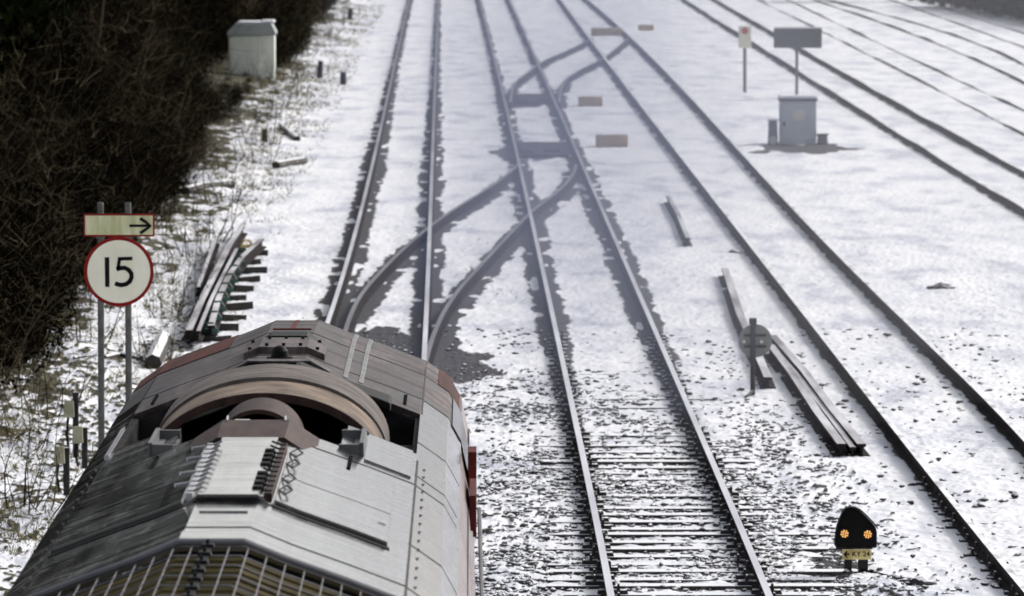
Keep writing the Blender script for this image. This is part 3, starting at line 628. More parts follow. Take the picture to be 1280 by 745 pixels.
# ------------------------------------------------------------------ strokes for signs (in x,z plane, facing -y)
def stroke(b, pts, w_, y):
    pts = [Vector((p[0], p[1])) for p in pts]; Lp = []; Rp = []
    for i, p in enumerate(pts):
        t = (pts[min(i + 1, len(pts) - 1)] - pts[max(i - 1, 0)]).normalized(); n_ = Vector((-t.y, t.x)) * w_ / 2; Lp.append(p + n_); Rp.append(p - n_)
    for i in range(len(pts) - 1): b.prism([tuple(Lp[i]), tuple(Lp[i + 1]), tuple(Rp[i + 1]), tuple(Rp[i])], y, y + .003)
def disc(b, r, y0, y1, n=64, cx=0, cz=0): b.prism([(cx + r * math.cos(2 * math.pi * i / n), cz + r * math.sin(2 * math.pi * i / n)) for i in range(n)], y0, y1)
# speed sign
SD = 70.; k = SD / F; c0 = on_d(148.5, 339.5, SD); zb = gz(c0[0], SD)
sg = thing('speed_sign', (c0[0], SD, zb), 'round red rimmed speed sign reading 15 under a cream arrow plate on two posts', 'speed sign')
H = c0[2] - zb
def Q(px, py): return ((px - 148.5) * k, H - (py - 339.5) * k)
for xx in (125.5, 160):
    b = MB(); x, zt = Q(xx, 253); b.tube([(x, .05, -.1), (x, .05, zt)], .036, 12); b.build('post', M['post'], sg)
b = MB(); disc(b, 43.7 * k, 0, .012, cz=H); d_ = b.build('sign_disc', M['red'], sg)
b = MB(); disc(b, 39.4 * k, -.004, .0, cz=H); b.build('disc_face', M['cream'], d_)
def Zq(x, z): return Q(60 + x / 3.387, 240 + z / 3.387)
b = MB(); stroke(b, [Zq(250, 276), Zq(251, 402)], 19 * k / 3.387, -.009)
stroke(b, [Zq(296, 283), Zq(358, 281)], 15 * k / 3.387, -.009); stroke(b, [Zq(303, 283), Zq(296, 328)], 14 * k / 3.387, -.009)
stroke(b, [Zq(290, 327), Zq(305, 322), Zq(325, 321), Zq(342, 330), Zq(353, 345), Zq(354, 362), Zq(346, 379), Zq(330, 391), Zq(310, 394), Zq(294, 391), Zq(284, 386)], 19 * k / 3.387, -.009)
b.build('numerals', M['black'], d_)
b = MB(); x0, z1 = Q(104.5, 267); x1, z0 = Q(193.5, 295.5); b.box(x0, x1, 0, .012, z0, z1); ap = b.build('arrow_plate', M['red'], sg)
b = MB(); i_ = 2.2 * k; b.box(x0 + i_, x1 - i_, -.004, 0, z0 + i_, z1 - i_); b.build('plate_face', M['stained'], ap)
b = MB(); stroke(b, [Zq(345, 142), Zq(433, 142)], 11 * k / 3.387, -.009); stroke(b, [Zq(391, 111), Zq(412, 124), Zq(435, 143), Zq(412, 160), Zq(391, 174)], 13 * k / 3.387, -.0125); b.build('arrow', M['black'], ap)
b = MB()
for xx in (125.5, 160):
    x, z = Q(xx, 296.5); b.box(x - .05, x + .05, .012, .02, z - .012, z + .012)
b.build('clamp', M['post'], sg)
# text helper
def text_mesh(name, txt, size, mt, parent, loc, shear=0):
    cu = bpy.data.curves.new(name, 'FONT'); cu.body = txt; cu.size = size; cu.extrude = .0015; cu.align_x = 'CENTER'; cu.align_y = 'CENTER'; cu.offset = size * .015
    t = bpy.data.objects.new(name, cu); C.objects.link(t); dg = bpy.context.evaluated_depsgraph_get(); me = bpy.data.meshes.new_from_object(t.evaluated_get(dg)); bpy.data.objects.remove(t)
    me.materials.clear(); me.materials.append(mt); o = link(name, me, parent, loc); o.rotation_euler = (math.pi / 2, 0, 0); return o
# ground signal KY 24
p = hit(1070, 716); k = p[1] / F
gs = thing('ground_signal', p, 'low black shunting signal with two lit amber lamps above a yellow plate reading KY 24', 'railway signal')
def S(zx, zy): return ((1000 + zx / 5.52 - 1070) * k, (716 - (610 + zy / 5.52)) * k)
out = [S(*q) for q in [(238, 402), (243, 330), (252, 268), (272, 212), (296, 160), (315, 136), (345, 128), (378, 132), (415, 152), (455, 190), (498, 235), (522, 268), (530, 300), (530, 408)]]
b = MB(); b.prism(out, -.02, .16); hd = b.build('signal_head', M['black'], gs, bevel=.01)
b = MB(); ins = [((x - out[6][0]) * 1.06 + out[6][0], (z - .32) * 1.05 + .32) for x, z in out[2:12]]
for i in range(len(ins) - 1):
    (xa, za), (xc, zc) = ins[i], ins[i + 1]; b.prism([(xa, za), (xc, zc), (xc * .98, zc - .012), (xa * .98, za - .012)], -.14, -.02)
b.build('hood', M['black'], hd)
for zx, zy in ((305, 310), (466, 314)):
    x, z = S(zx, zy); r = 30 / 5.52 * k
    b = MB(); disc(b, r * 1.25, -.035, -.021, 20, x, z); lr = b.build('lamp_ring', M['black'], hd)
    b = MB()
    for a in range(8): disc(b, r * .22, -.042, -.036, 8, x + math.cos(a * math.pi / 4 + .2) * r * .74, z + math.sin(a * math.pi / 4 + .2) * r * .74)
    for a in range(4): disc(b, r * .2, -.042, -.036, 8, x + math.cos(a * math.pi / 2 + .5) * r * .34, z + math.sin(a * math.pi / 2 + .5) * r * .34)
    b.build('lamp', M['lamp'], hd)
b = MB(); x0, z1 = S(288, 418); x1, z0 = S(492, 490); b.box(x0, x1, -.05, -.035, z0, z1); npz = b.build('number_plate', M['plate'], gs, bevel=.004)
cz = (z0 + z1) / 2 + .003; b = MB(); xa = S(300, 450)[0]; stroke(b, [(xa + .008, cz), (xa + .058, cz)], .016, -.054); stroke(b, [(xa + .034, cz + .032), (xa + .004, cz), (xa + .034, cz - .032)], .017, -.0575); b.build('arrow', M['black'], npz)
text_mesh('lettering', 'KY 24', .073, M['black'], npz, (S(418, 450)[0], -.052, cz))
b = MB()
for (a, c, e) in ((308, 356, 575), (402, 470, 605)):
    xa, za = S(a, e); xc, zc = S(c, 480); b.box(xa, xc, -.0, .08, za, zc)
b.box(*[S(250, 0)[0], S(500, 0)[0]], 0.0, .12, S(0, 420)[1], S(0, 400)[1]); b.build('leg', M['iron'], gs)
b = MB(); b.tube([(.05, .02, .03), (.16, -.1, .02), (.30, -.35, .01), (.5, -.6, .005)], .014, 6); b.build('cable', M['black'], gs)
# round disc sign seen from behind
p = hit(941, 494); k = p[1] / F
ds = thing('disc_sign', p, 'round grey-green disc signal seen from the back on a short dark post', 'railway sign')
def S2(px, py): return ((px - 941) * k, (494 - py) * k)
b = MB(); b.tube([(0, .02, -.05), (0, .02, S2(0, 398)[1])], .035, 10); b.box(-.05, .05, -.0, .04, S2(0, 405)[1], S2(0, 397)[1]); b.tube([(0, 0, .06), (-.1, -.3, 0)], .025, 6); b.build('post', M['iron'], ds)
cx, cz = S2(944, 426); b = MB(); disc(b, 21 * k, .07, .085, 40, cx, cz); b.build('disc', mat('grey_green_back', (.22, .23, .20), (.13, .14, .12), 5, .6), ds)
b = MB()
for py in (419, 433): x0, z = S2(930, py); x1, _ = S2(958, py); b.box(x0, x1, .055, .068, z - .02, z + .02)
b.build('brace', M['iron'], ds)
for px in (930, 940, 952): b = MB(); x, z = S2(px, 427); disc(b, .022, .05, .066, 10, x, z); b.build('painted_glint', M['label'], ds)  # pale discs stand in for light glints on the back
# trackside cabinet, blue-grey
p = hit(997, 180); k = p[1] / F
cb_ = thing('trackside_cabinet', p, 'blue-grey trackside cabinet with a white label, snow on its lid', 'equipment cabinet')
def S3(px, py): return ((px - 997) * k, (180 - py) * k)
x0, z1 = S3(975, 126); x1, _ = S3(1020.5, 126)
b = MB(); b.box(x0, x1, -.0, .7, -.03, z1); cbody = b.build('cabinet_body', M['bluecab'], cb_, bevel=.02)
b = MB(); b.box(x0 + .05, x1 - .05, -.02, -.003, .10, z1 - .09); b.build('door', M['bluecab'], cb_, bevel=.006)
b = MB(); b.box(x0 + .08, x0 + .13, -.045, -.022, z1 * .42, z1 * .52); b.build('handle', M['iron'], cb_)
b = MB(); b.box(x0 - .03, x1 + .03, -.05, .75, z1, z1 + .05); b.build('lid', M['iron'], cb_)
b = MB(); b.box(x0 - .03, x1 + .03, -.05, .75, z1 + .052, z1 + .13, .02); b.build('snow_cap', M['snowcap'], cb_, bevel=.03)
b = MB(); xa, za = S3(991, 150); xc, zc = S3(1005.5, 138); b.box(xa, xc, -.03, -.021, za, zc); b.build('label_plate', M['label'], cb_)
for (a0, a1, top, lab) in ((960, 972.5, 151, 'small grey box with rounded can left of the blue-grey cabinet'), (1021.5, 1035, 169, 'small dark bucket shaped box right of the blue-grey cabinet')):
    xa, zt = S3(a0, top); xc, _ = S3(a1, top); t = thing('junction_box', (p[0] + (xa + xc) / 2, p[1] - .05, p[2]), lab, 'junction box')
    w_ = (xc - xa) / 2; b = MB(); b.box(-w_, w_, 0, .3, -.03, zt, .02); b.build('casing', mat('mauve_grey_box', (.20, .19, .24), (.13, .12, .16), 4, .6), t, bevel=.02)
    b = MB(); b.box(-w_ - .02, w_ + .02, -.02, .32, zt, zt + .04); b.build('lid', M['snowcap'] if top < 160 else M['iron'], t)
    if top < 160: b = MB(); disc(b, w_ * .8, -.2, -.005, 20, 0, w_ * .75); b.build('cable_drum', M['label'], t)
# panel on a pole behind the cabinet
pp = hit(996, 122); k = pp[1] / F
sp_ = thing('trackside_board', pp, 'wide dark grey board on a thin pole behind the blue-grey cabinet', 'trackside board')
def S4(px, py): return ((px - 996) * k, (122 - py) * k)
x0, z1 = S4(967, 35.5); x1, z0 = S4(1027, 60); b = MB()
for i in range(7):
    a = x0 + (x1 - x0) * i / 7; c = x0 + (x1 - x0) * (i + 1) / 7; b.box(a, c - .02, -.02, .03, z0, z1); b.box(c - .02, c, .0, .03, z0, z1)
b.box(x0, x1, .03, .05, z0 + .05, z0 + .12); b.box(x0, x1, .03, .05, z1 - .14, z1 - .06)
b.build('board', mat('dark_slate_board', (.06, .062, .072), (.04, .042, .05), 4, .6), sp_)
b = MB(); b.tube([(0, .08, -.05), (0, .08, z1 - .1)], .045, 8); b.build('pole', M['post'], sp_)
b = MB(); b.box(x0, x1, -.03, .06, z1, z1 + .04, .01); b.build('snow_cap', M['snowcap'], sp_)
# small white signal with red disc
pp = hit(931, 115); k = pp[1] / F
ms = thing('marker_sign', pp, 'small cream board with a red disc on a thin post left of the dark board', 'marker sign')
def S5(px, py): return ((px - 931) * k, (115 - py) * k)
x0, z1 = S5(923, 33); x1, z0 = S5(939, 60); b = MB(); b.box(x0, x1, -.01, .03, z0, z1); b.build('board', M['cream'], ms, bevel=.05)
b = MB(); cx, cz = S5(931, 38.5); disc(b, 4.2 * k, -.03, -.012, 24, cx, cz); b.build('red_disc', M['lampred'], ms)
b = MB(); b.tube([(0, .06, -.05), (0, .06, z0 + .3)], .05, 8); b.build('post', M['post'], ms)
# white cabinet on the bank
pp = hit(318, 97); k = pp[1] / F
wc = thing('relay_cabinet', pp, 'tall weathered pale green cabinet with a snowy lid against the dark thicket', 'equipment cabinet')
def S6(px, py): return ((px - 318) * k, (97 - py) * k)
x0, z1 = S6(286, 45); x1, _ = S6(343, 45); xm = S6(327, 0)[0]
b = MB(); b.box(x0, xm, 0, 1.1, -.1, z1); b.box(xm + .006, x1, .06, 1.1, -.1, z1 + .02); b.build('cabinet_body', M['greycab'], wc, bevel=.02)
b = MB(); b.box(x0 + .06, (x0 + xm) / 2 - .02, -.02, 0 - .003, .1, z1 - .1); b.box((x0 + xm) / 2 + .02, xm - .06, -.02, -.003, .1, z1 - .1); b.build('door', M['greycab'], wc, bevel=.006)
b = MB(); b.prism([(x0 - .05, z1), (x1 + .05, z1 + .03), (x1 + .05, z1 + .12), (x1 - .1, z1 + .42), (x0 + .25, z1 + .42), (x0 - .05, z1 + .12)], -.08, 1.2); b.build('lid', snowy('cabinet_lid', (.36, .39, .38), (.28, .31, .30), .5, .9, 5, cov=.6), wc, bevel=.03)
b = MB(); b.box(xm - .02, x1 - .0, -.1, 1.1, z1 + .424, z1 + .50, .03); b.box(x0 + .28, xm - .03, -.06, 1.1, z1 + .424, z1 + .47, .03); b.build('snow_cap', M['snowcap'], wc, bevel=.02)
b = MB(); b.box(xm + .05, xm + .14, .03, .058, z1 * .6, z1 * .7); b.build('notice', M['label'], wc)
# covers lying along the tracks
gcov = 'weathered covers between the tracks'
for (a, c, y0, y1, lab, mk) in ((739, 778, 33, 45, 'farthest orange-brown cover between crossover rails', 'wood'), (723, 753, 119, 133, 'faded tan cover right of the upper dark plate', 'wood'), (745, 785, 166, 184, 'yellow-brown cover nearest the camera, beside the tracks', 'wood'), (798, 817, 30, 38, 'tiny pale tan cover on the far right of the crossover', 'wood')):
    pa = hit((a + c) / 2, y1); k = pa[1] / F; w_ = (c - a) / 2 * k; h_ = (y1 - y0) * k * .80
    t = thing('point_cover', pa, lab, 'cover', gcov); b = MB()
    n_ = 5
    for i in range(n_): b.box(-w_ + 2 * w_ * i / n_ + .002, -w_ + 2 * w_ * (i + 1) / n_ - .002, 0, .8, -.03, h_ - .01 * (i % 2), .001)
    b.build('boards', M[mk], t, bevel=.01); b = MB(); b.box(-w_ * .9, w_ * .9, .1, .7, h_ + .002, h_ + .02, .01); b.build('snow_cap', snowy('patchy_snow', (.3, .22, .12), (.25, .18, .1), .5, 1.1, 5, cov=.5), t)
for (a, c, y0, y1, lab) in ((640, 694, 118, 131, 'upper dark plate lying between the rails'), (643, 712, 178, 197, 'lower dark plate lying between the rails')):
    pa = hit((a + c) / 2, y1); k = pa[1] / F; w_ = (c - a) / 2 * k; de = hit((a + c) / 2, y0)[1] - pa[1]
    t = thing('point_machine', (pa[0], pa[1], pa[2]), lab, 'point machine'); b = MB(); b.box(-w_, w_, 0, de * .85, -.02, .07, .02); b.build('cover_plate', M['rail_side'], t, bevel=.01)
    b = MB(); b.box(-w_ * .8, -w_ * .3, de * .1, de * .6, .07, .12, .01); b.box(w_ * .1, w_ * .7, de * .2, de * .7, .07, .11, .01); b.build('motor_box', M['rail_side'], t)
# ------------------------------------------------------------------ loose rails lying about
BIG = [(a * 1.5, b_ * 1.0 + .16) for a, b_ in PROF]
def loose(name, pix, label, grp=None, w_=1.5, cat='spare rail', dz=0):
    pts = [hit(*q) for q in pix]; pts = [(x, y, gz(x, y) + dz) for x, y, z in pts]
    o = pts[0]; q = np.array(pts) - np.array(o); t = np.linspace(0, 1, len(q)); tt = np.linspace(0, 1, 16); q = np.stack([np.interp(tt, t, q[:, i]) for i in range(3)], 1)
    b = MB(); pr = [(a * w_, c + .16) for a, c in PROF]; b.sweep(q, pr)
    for i in range(15): b.mi[i * len(pr)] = 1
    ob = b.build(name, [M['rail_side'], M['rail_snow']]); ob.location = o; return tag(ob, label, cat, grp)
G_ = 'spare rails lying in the snow'
loose('spare_rail', [(1077, 571), (1040, 525), (1005, 477), (966, 432)], 'long spare rail, right one of the close pair below the round disc', G_, 1.55)
loose('spare_rail', [(1052, 571), (1022, 530), (990, 480), (963, 444)], 'long spare rail, left one of the close pair below the round disc', G_, 1.55)
loose('spare_rail', [(1066, 572), (1040, 536), (1000, 484), (975, 455)], 'spare rail wedged between two others in the close pair', G_, 1.0, dz=-.03)
loose('spare_rail', [(960, 486), (944, 448), (925, 405), (906, 346)], 'spare rail passing behind the post of the round disc', G_, 1.6)
loose('spare_rail', [(860, 308), (848, 278), (835, 254)], 'short piece of rail alone in the snow at mid distance', G_, 1.2)
# stacked point panel on the bank
o = hit(250, 430); tp = thing('track_panel', o, 'old turnout panel with green baseplates lying on the snowy bank', 'track panel')
def rel(px, py, dz=0): h = hit(px, py); return np.array([h[0] - o[0], h[1] - o[1], h[2] - o[2] + dz])
def lrail(pix, w_=1.6, dz=.12):
    q = np.array([rel(*a, dz) for a in pix]); t = np.linspace(0, 1, len(q)); tt = np.linspace(0, 1, 20); q = np.stack([np.interp(tt, t, q[:, i]) for i in range(3)], 1)
    b = MB(); w_ *= .72; pr = [(a * w_, c + .16) for a, c in PROF]; b.sweep(q, pr)
    for i in range(19): b.mi[i * len(pr)] = 1
    b.build('rail', [M['rail_side'], M['rail_snow']], tp)
lrail([(236, 436), (252, 397), (270, 360), (287, 325), (303, 300)], 2.1); lrail([(264, 430), (273, 395), (287, 363), (303, 340), (327, 317)], 1.9); lrail([(248, 380), (260, 345), (271, 314)], 1.2)
lrail([(248, 437), (264, 396), (280, 362), (296, 330)], 1.2)
for i in range(10):
    f = i / 9; px = 268 + 45 * f; py = 428 - 108 * f ** .9; q = rel(px, py)
    b = MB(); b.box(-.35 + .1 * (i % 3), .24 + .06 * (i % 4), -.12, .12, 0, .10 + .02 * (i % 2)); s = b.build('sleeper', M['sleeper'], tp, loc=tuple(q)); s.rotation_euler = (0, random.uniform(-.08, .08), .25 + .2 * f + random.uniform(-.12, .12))
    px = 262 + 46 * f; q = rel(px, py, .15); b = MB(); b.box(-.13, .13, -.09, .09, 0, .06, .02); b.tube([(-.1, 0, .05), (-.05, 0, .14), (.05, 0, .14), (.1, 0, .05)], .022, 6)
    s = b.build('baseplate', M['green'] if i < 9 else M['plate'], tp, loc=tuple(q)); s.rotation_euler = (0, 0, .3)
# ------------------------------------------------------------------ small trackside things
def stake(px, py, hpx, name, label, cat, m_, r=.05, lean=0, grp=None):
    p = hit(px, py); k = p[1] / F; b = MB(); h = hpx * k
    b.tube([(0, 0, -.1), (lean * .5, 0, h * .5), (lean, 0, h)], [r, r * .95, r * .8], 8); o = b.build(name, m_, loc=p); return tag(o, label, cat, grp)
stake(429, 106, 16, 'marker_post', 'short dark post standing alone in the snow far up the bank', 'post', M['iron'], .11)
stake(399, 98, 22, 'tree_stump', 'thin dark stump on the bank right of the pale green cabinet', 'stump', M['log'], .10, .05)
stake(331, 178, 17, 'tree_stump', 'short dark stump at the foot of the bank below the pale green cabinet', 'stump', M['log'], .08, .0)
stake(437, 24, 14, 'tree_stump', 'farthest small stump at the top of the bank', 'stump', M['log'], .12, .05)
def lying(pix, r, name, label, cat, m_=None):
    pts = [hit(*q) for q in pix]; o = pts[0]; b = MB(); b.tube([(x - o[0], y - o[1], z - o[2] + r * .6) for x, y, z in pts], [r] * len(pts), 7)
    return tag(b.build(name, m_ or M['log'], loc=o), label, cat)
lying([(191, 461), (198, 446), (205, 430)], .13, 'old_timber', 'black rotten timber lying left of the turnout panel', 'timber')
lying([(345, 210), (362, 207), (380, 204)], .10, 'fallen_branch', 'dark fallen branch on the snow at the foot of the bank', 'branch')
lying([(232, 242), (255, 236), (290, 233)], .10, 'fallen_log', 'snow covered log under the edge of the thicket', 'log')
lying([(352, 160), (362, 168), (372, 176)], .08, 'fallen_branch', 'dark broken branch right of the lower stump', 'branch')
lying([(176, 452), (150, 447), (130, 450)], .05, 'fallen_branch', 'thin dark branch across the snow beneath the speed sign', 'branch')
for (px, py, w_, lab) in ((920, 316, .14, 'small dark rock midway between two tracks'), (1176, 361, .22, 'flat dark rock alone in the snow at the right'), (1152, 729, .14, 'black rock at the bottom edge right of the low signal')):
    p = hit(px, py); b = MB(); import bmesh
    bm = bmesh.new(); bmesh.ops.create_icosphere(bm, subdivisions=2, radius=1)
    for v in bm.verts: v.co = Vector((v.co.x * w_ * (1 + .3 * math.sin(v.co.y * 5 + px)), v.co.y * w_ * .9, v.co.z * w_ * .42 * (1 + .3 * math.sin(v.co.x * 4 + px))))
    me = bpy.data.meshes.new('rock'); bm.to_mesh(me); bm.free(); me.materials.append(M['rock']); tag(link('rock', me, None, p), lab, 'rock')
for (px, pt, pb_, lab) in ((89, 500, 550, 'cream topped marker stake standing highest of the three left of the locomotive'), (100, 532, 566, 'cream topped marker stake in the middle, right against the locomotive'), (77, 557, 598, 'cream topped marker stake nearest the camera at the left')):
    p = hit(px, pb_ + 22); k = p[1] / F; h = (pb_ + 22 - pt) * k
    t = thing('marker_stake', p, lab, 'marker stake', 'marker stakes left of the locomotive')
    b = MB(); b.box(.02, .09, .0, .07, -.1, h + (.10 if pt == 500 else -.02)); b.build('stake', M['iron'], t, bevel=.005)
    b = MB(); b.box(-.085, .045, -.09, -.004, h - .20, h, .01); b.build('cap', M['concrete'], t, bevel=.01)
    b = MB(); b.tube([(-.03, -.05, h - .2), (-.05, -.05, h * .4), (-.02, -.04, h * .1)], .016, 5); b.build('cable', M['black'], t)
# ------------------------------------------------------------------ thicket
def branch(b, p, dr, L_, r, seg=5, wob=.25, up=.1, R=random, tri=3):
    pts = [Vector(p)]; d_ = Vector(dr).normalized()
    for i in range(seg):
        d_ = (d_ + Vector((R.gauss(0, wob), R.gauss(0, wob), R.gauss(0, wob) + up)) * .6).normalized(); pts.append(pts[-1] + d_ * L_ / seg)
    b.tube(pts, [r * (1 - .8 * i / seg) for i in range(seg + 1)], tri, cap=False); return pts
def leaves(n, ctr, rad, size, R, flat=1):
    c = R.normal(0, .42, (n, 3)); c = c / np.maximum(1, np.linalg.norm(c, axis=1))[:, None] * np.array(rad) + np.array(ctr)
    a = R.normal(0, 1, (n, 3)); a /= np.linalg.norm(a, axis=1)[:, None]; bb = np.cross(a, R.normal(0, 1, (n, 3))); bb /= np.linalg.norm(bb, axis=1)[:, None]
    s = size * R.uniform(.5, 1.4, n)[:, None]
    v = np.stack([c - a * s, c + bb * s * .5, c + a * s, c - bb * s * .5], 1).reshape(-1, 3); v[:, 2] = np.maximum(v[:, 2], .02)
    return v, np.arange(n * 4).reshape(n, 4)
def make_bush(seed, h, wdt, nst, ntw, nleaf, pale=False, ivy=False):
    R = random.Random(seed); b = MB(); rt = link('bramble_bush' if not pale else 'bare_shrub', None)
    for i in range(nst):
        a = R.uniform(0, 6.28); rr = R.random() ** .5 * wdt * .55
        b.cur = 1 if R.random() < (.5 if pale else .12) else 0
        tilt = R.uniform(.0, .7); pts = branch(b, (math.cos(a) * rr, math.sin(a) * rr, -.1), (math.cos(a) * tilt, math.sin(a) * tilt, 1), h * R.uniform(.6, 1.1), R.uniform(.006, .015), 7, .16, .05, R)
        for j in range(ntw):
            q = pts[R.randint(1, 7)]; a2 = R.uniform(0, 6.28); b.cur = 1 if R.random() < (.5 if pale else .16) else 0
            pt = branch(b, q, (math.cos(a2), math.sin(a2), R.uniform(-.1, 1.1)), h * R.uniform(.15, .38), R.uniform(.0035, .006), 4, .3, .05, R)
    b.build('stems', [M['twig'], M['twigpale']], rt)
    if nleaf:
        rn = np.random.default_rng(seed); v, f = leaves(nleaf, (0, 0, h * .40), (wdt * .78, wdt * .78, h * .5), .05, rn)
        fast_mesh('dead_leaves' if not ivy else 'ivy', v, f, M['ivy'] if ivy else M['leaf'], rt, smooth=False)
    return rt
protos = [make_bush(11, 2.6, 1.5, 46, 12, 4200), make_bush(12, 2.9, 1.6, 46, 12, 3000, True), make_bush(13, 2.2, 1.7, 42, 11, 4200, False, True), make_bush(14, 3.3, 1.5, 44, 12, 3600)]
used = [False] * 4
DCAB = wc.location.y
def on_y2(d, z): return 372.5 + F * math.tan(math.atan((CH - z) / d) - TH)
GB = 'bare shrubs of the dark thicket along the bank'
kinds = ['bare dark brown shrub in the thicket on the bank', 'shrub with pale upright stems in the thicket on the bank', 'low ivy choked shrub in the thicket on the bank', 'tall dense bare shrub in the thicket on the bank']
R = random.Random(5); d = 80.; spots = []
while d < 330:
    step = 2.0 + (d - 80) * .010
    for row in range(3):
        spots.append((edge(d) - (2.9 + row * 1.9 + R.uniform(-.4, .5)) , d + R.uniform(-.8, .8) * step * .5, .72 + row * .22 + R.uniform(-.1, .15)))
    d += step
for (x, y, s) in spots:
    k_ = R.choice([0, 1, 1, 2, 3, 3]); pxx = 640 + F * x / y
    if pxx < -90: continue
    tpy = on_y2(y, gz(x, y) + 3.4 * s); wpx = 1.9 * s * F / y
    if y < DCAB + 3 and pxx + wpx > 284 and tpy < 96:
        if pxx + wpx * .4 < 284: s *= .62
        else: s *= max(.12, (on_y2(y, gz(x, y)) - 96) / max(1, on_y2(y, gz(x, y)) - tpy))
    if used[k_]: o = copy_tree(protos[k_])
    else: o = protos[k_]; used[k_] = True
    o.location = (x, y, gz(x, y) - .05); o.rotation_euler = (0, 0, R.uniform(0, 6.28)); o.scale = (s, s, s * R.uniform(.9, 1.2)); tag(o, kinds[k_], 'shrub', GB + ', ' + ['brown', 'pale', 'ivied', 'tall'][k_])
print('BUSHES', len(spots))
# trees behind the shrubs
def make_tree(seed, h):
    R = random.Random(seed); rt = link('bare_tree', None); b = MB()
    tr = branch(b, (0, 0, -.2), (R.uniform(-.1, .1), 0, 1), h * .8, .17, 8, .07, .1, R, 8); b.build('trunk', M['bark'], rt)
    b = MB()
    for i in range(46):
        q = tr[R.randint(1, 8)].lerp(tr[R.randint(2, 8)], .3); a = R.uniform(0, 6.28); pts = branch(b, q, (math.cos(a), math.sin(a), R.uniform(.1, 1)), h * R.uniform(.2, .42), R.uniform(.025, .055), 6, .2, .1, R, 4)
        for j in range(12):
            q2 = pts[R.randint(1, 6)]; a2 = R.uniform(0, 6.28); pt = branch(b, q2, (math.cos(a2), math.sin(a2), R.uniform(-.2, 1)), h * R.uniform(.08, .2), .012, 4, .3, .05, R)
    b.build('crown', M['twig'], rt)
    v, f = leaves(9000, (0, 0, h * .52), (h * .25, h * .25, h * .52), .17, np.random.default_rng(seed)); fast_mesh('ivy', v, f, M['ivy'], rt, smooth=False)
    return rt
tprot = [make_tree(31, 10), make_tree(32, 12), make_tree(33, 9)]; tu = [False] * 3; d = 78.; i = 0
tl = ['bare ivy clad tree of middling height behind the thicket', 'tallest bare tree behind the thicket with long limbs', 'shorter bushy bare tree behind the thicket']
while d < 420:
    k_ = i % 3; x = edge(d) - 6.6 - (i % 3) * 1.7 - (d - 80) * .010
    o = copy_tree(tprot[k_]) if tu[k_] else tprot[k_]; tu[k_] = True
    o.location = (x, d, gz(x, d)); o.rotation_euler = (0, 0, i * 1.3); tag(o, tl[k_], 'tree', 'trees behind the thicket, kind ' + ['middling', 'tall', 'short'][k_]); d += 2.6 + (d - 78) * .018; i += 1
# a pale slender birch
p = hit(105, 190); rt = thing('birch_tree', p, 'slender pale trunked tree rising from the thicket at the upper left', 'tree'); b = MB()
k = p[1] / F; branch(b, (0, 0, 0), (.12, 0, 1), 300 * k, .09, 8, .05, .1, random.Random(4), 8); b.build('trunk', M['twigpale'], rt); b = MB()
for i in range(24): branch(b, (.05 * i * .1, 0, 1 + i * .1), (random.uniform(-1, 1), random.uniform(-1, 1), 1), 1.3, .014, 4, .2, .1, random.Random(i))
b.build('crown', M['twig'], rt)
# thin scrub on the open bank close by (nearest camera, lower left)
sp3 = make_bush(55, 1.2, .7, 14, 6, 0, True)
for i, (px, py, s, lab) in enumerate(((22, 640, 1., 'thin leafless shrub at the far left beside the locomotive'), (18, 560, .9, 'leafless shrub at the left edge beside the marker stakes'), (200, 455, .7, 'small scrubby bush right of the speed sign posts'), (60, 520, .9, 'leafless shrub left of the speed sign posts'), (215, 395, .9, 'twiggy bush between the speed sign and the turnout panel'), (330, 150, .9, 'twiggy shrub beside the lower stump'), (420, 30, 1.3, 'shrub at the far end of the thicket by the snow'))):
    o = sp3 if i == 0 else copy_tree(sp3); p = hit(px, py); o.location = p; o.scale = (s, s, s); o.rotation_euler = (0, 0, i * 1.1); tag(o, lab, 'shrub')
R = random.Random(21)
for j in range(26):
    d = 96 + j * 6.2 + R.uniform(-2, 2); x = edge(d) - R.uniform(1.0, 2.2); o = copy_tree(sp3); s_ = R.uniform(.6, 1.15)
    if j in (12, 13): x = wc.location.x + (j - 12.5) * 1.3 - .3; d = wc.location.y - 1.6; s_ = .8
    o.location = (x, d, gz(x, d)); o.scale = (s_, s_, s_ * .8); o.rotation_euler = (0, 0, R.uniform(0, 6.28)); tag(o, 'small leafless scrub on the snow along the edge of the thicket', 'shrub', 'small scrub along the thicket edge')
# dry grass tufts: uncountable
n = 34000; dg = 66 + 240 * rng.random(n) ** 1.5; tvv = rng.normal(1.5, 1.1, n); xg = edge(dg) - tvv
mk = (fbm(xg * 1.1, dg * .3, 130, 3) > .49) & (tvv > -.3); xg, dg = xg[mk], dg[mk]; n = len(xg); zg = base(xg, dg)
hgt = rng.uniform(.03, .13, n); lx = rng.normal(0, .09, n); ly = rng.normal(0, .07, n); wd = .006 + dg * .00005; an = rng.uniform(0, 3.14, n)
V = np.stack([np.stack([xg - wd * np.cos(an), dg - wd * np.sin(an), zg - .02], 1), np.stack([xg + wd * np.cos(an), dg + wd * np.sin(an), zg - .02], 1), np.stack([xg + lx, dg + ly, zg + hgt], 1)], 1).reshape(-1, 3)
tag(fast_mesh('dry_grass', V, np.arange(n * 3).reshape(n, 3), M['grass'], smooth=False), 'dry yellow grass poking through snow along the bank', 'grass', kind='stuff')
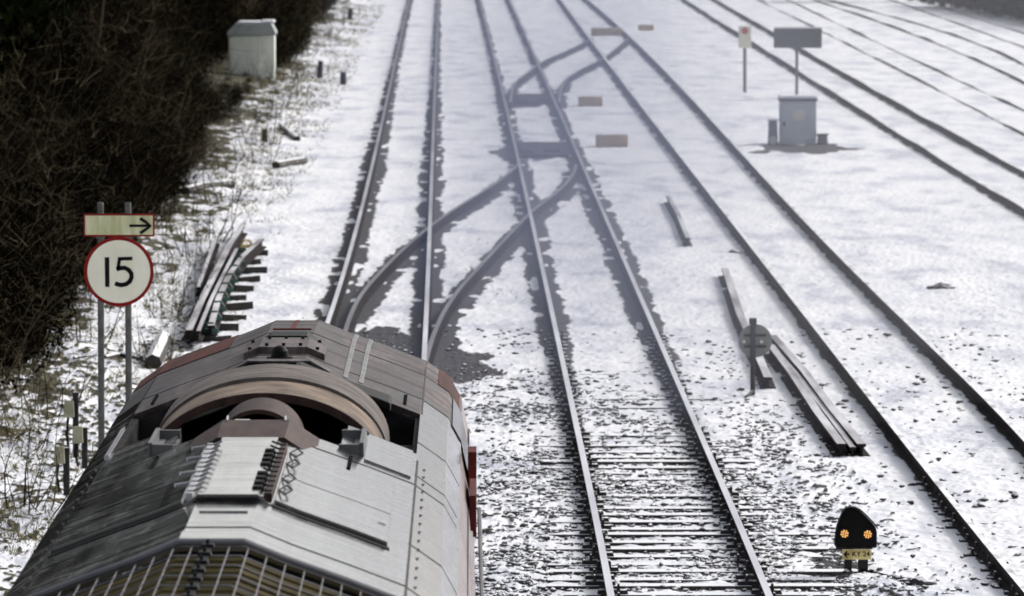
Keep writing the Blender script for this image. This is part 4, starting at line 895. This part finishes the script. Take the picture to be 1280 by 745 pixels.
# dark hedge far off at the upper right
rn = np.random.default_rng(99); hv = []; hf = []; cnt = 0
for i in range(60):
    px = 980 + i * 6.5
    if px > 1185: py = 8 + (px - 1185) * .17; r = rn.uniform(1.0, 1.6)
    else: py = 3; r = rn.uniform(.35, .7) if px < 1080 else rn.uniform(.2, .4)
    x, d, z = hit(px, py); d += r
    v, f = leaves(700, (x, d, r * .5), (r * 1.4, r * 1.4, r * 1.1), .16, rn); hv.append(v); hf.append(f + cnt); cnt += len(v)
tag(fast_mesh('far_hedge', np.concatenate(hv), np.concatenate(hf), M['leaf'], smooth=False), 'dark far off scrub along the upper right edge', 'scrub', kind='stuff')
# ------------------------------------------------------------------ exhaust drifting over the tracks
import bmesh
bm = bmesh.new(); bmesh.ops.create_icosphere(bm, subdivisions=4, radius=1)
for v in bm.verts:
    c = v.co.copy(); n1 = 1 + .10 * math.sin(c.x * 5 + 1) * math.cos(c.z * 4) + .07 * math.sin(c.y * 7 + c.x * 3)
    v.co = Vector((3.1 + c.x * 4.3 * n1, 66 + c.y * 24 * n1, 5.1 + c.z * 3.25 * n1))
me = bpy.data.meshes.new('haze'); bm.to_mesh(me); bm.free()
m = bpy.data.materials.new('exhaust_haze'); m.use_nodes = True; N = m.node_tree.nodes; L = m.node_tree.links; N.remove(N['Principled BSDF'])
pv = N.new('ShaderNodeVolumePrincipled'); pv.inputs['Color'].default_value = (.60, .62, .70, 1); pv.inputs['Density'].default_value = .0065; pv.inputs['Anisotropy'].default_value = .2
L.new(pv.outputs[0], N['Material Output'].inputs['Volume']); me.materials.append(m)
tag(link('haze', me), 'bluish exhaust haze drifting over the tracks ahead of the locomotive', 'haze', kind='stuff')


for q, (kx, ky, dn) in enumerate(((1.25, 1.05, .0042), (.98, .85, .0045), (.68, .66, .0055))):
    bm = bmesh.new(); bmesh.ops.create_icosphere(bm, subdivisions=4, radius=1)
    for v in bm.verts:
        c = v.co.copy(); n1 = 1 + .12 * math.sin(c.x * 6 + 2 + q) * math.cos(c.z * 5 + q) + .08 * math.sin(c.y * 9 + c.z * 4)
        v.co = Vector((.55 + c.x * 2.0 * n1 * kx + c.y * .25, 69 + c.y * 27 * n1 * ky, 4.5 + c.z * 2.55 * n1 * kx - c.y * .7))
    me = bpy.data.meshes.new('exhaust_plume'); bm.to_mesh(me); bm.free()
    m2 = m.copy(); pv = [n for n in m2.node_tree.nodes if n.type == 'PRINCIPLED_VOLUME'][0]; pv.inputs['Color'].default_value = (.30, .345, .54, 1); pv.inputs['Density'].default_value = dn * 1.1; me.materials.append(m2)
    tag(link('exhaust_plume', me), 'thicker bluish exhaust plume above the crossover tracks', 'exhaust', kind='stuff')
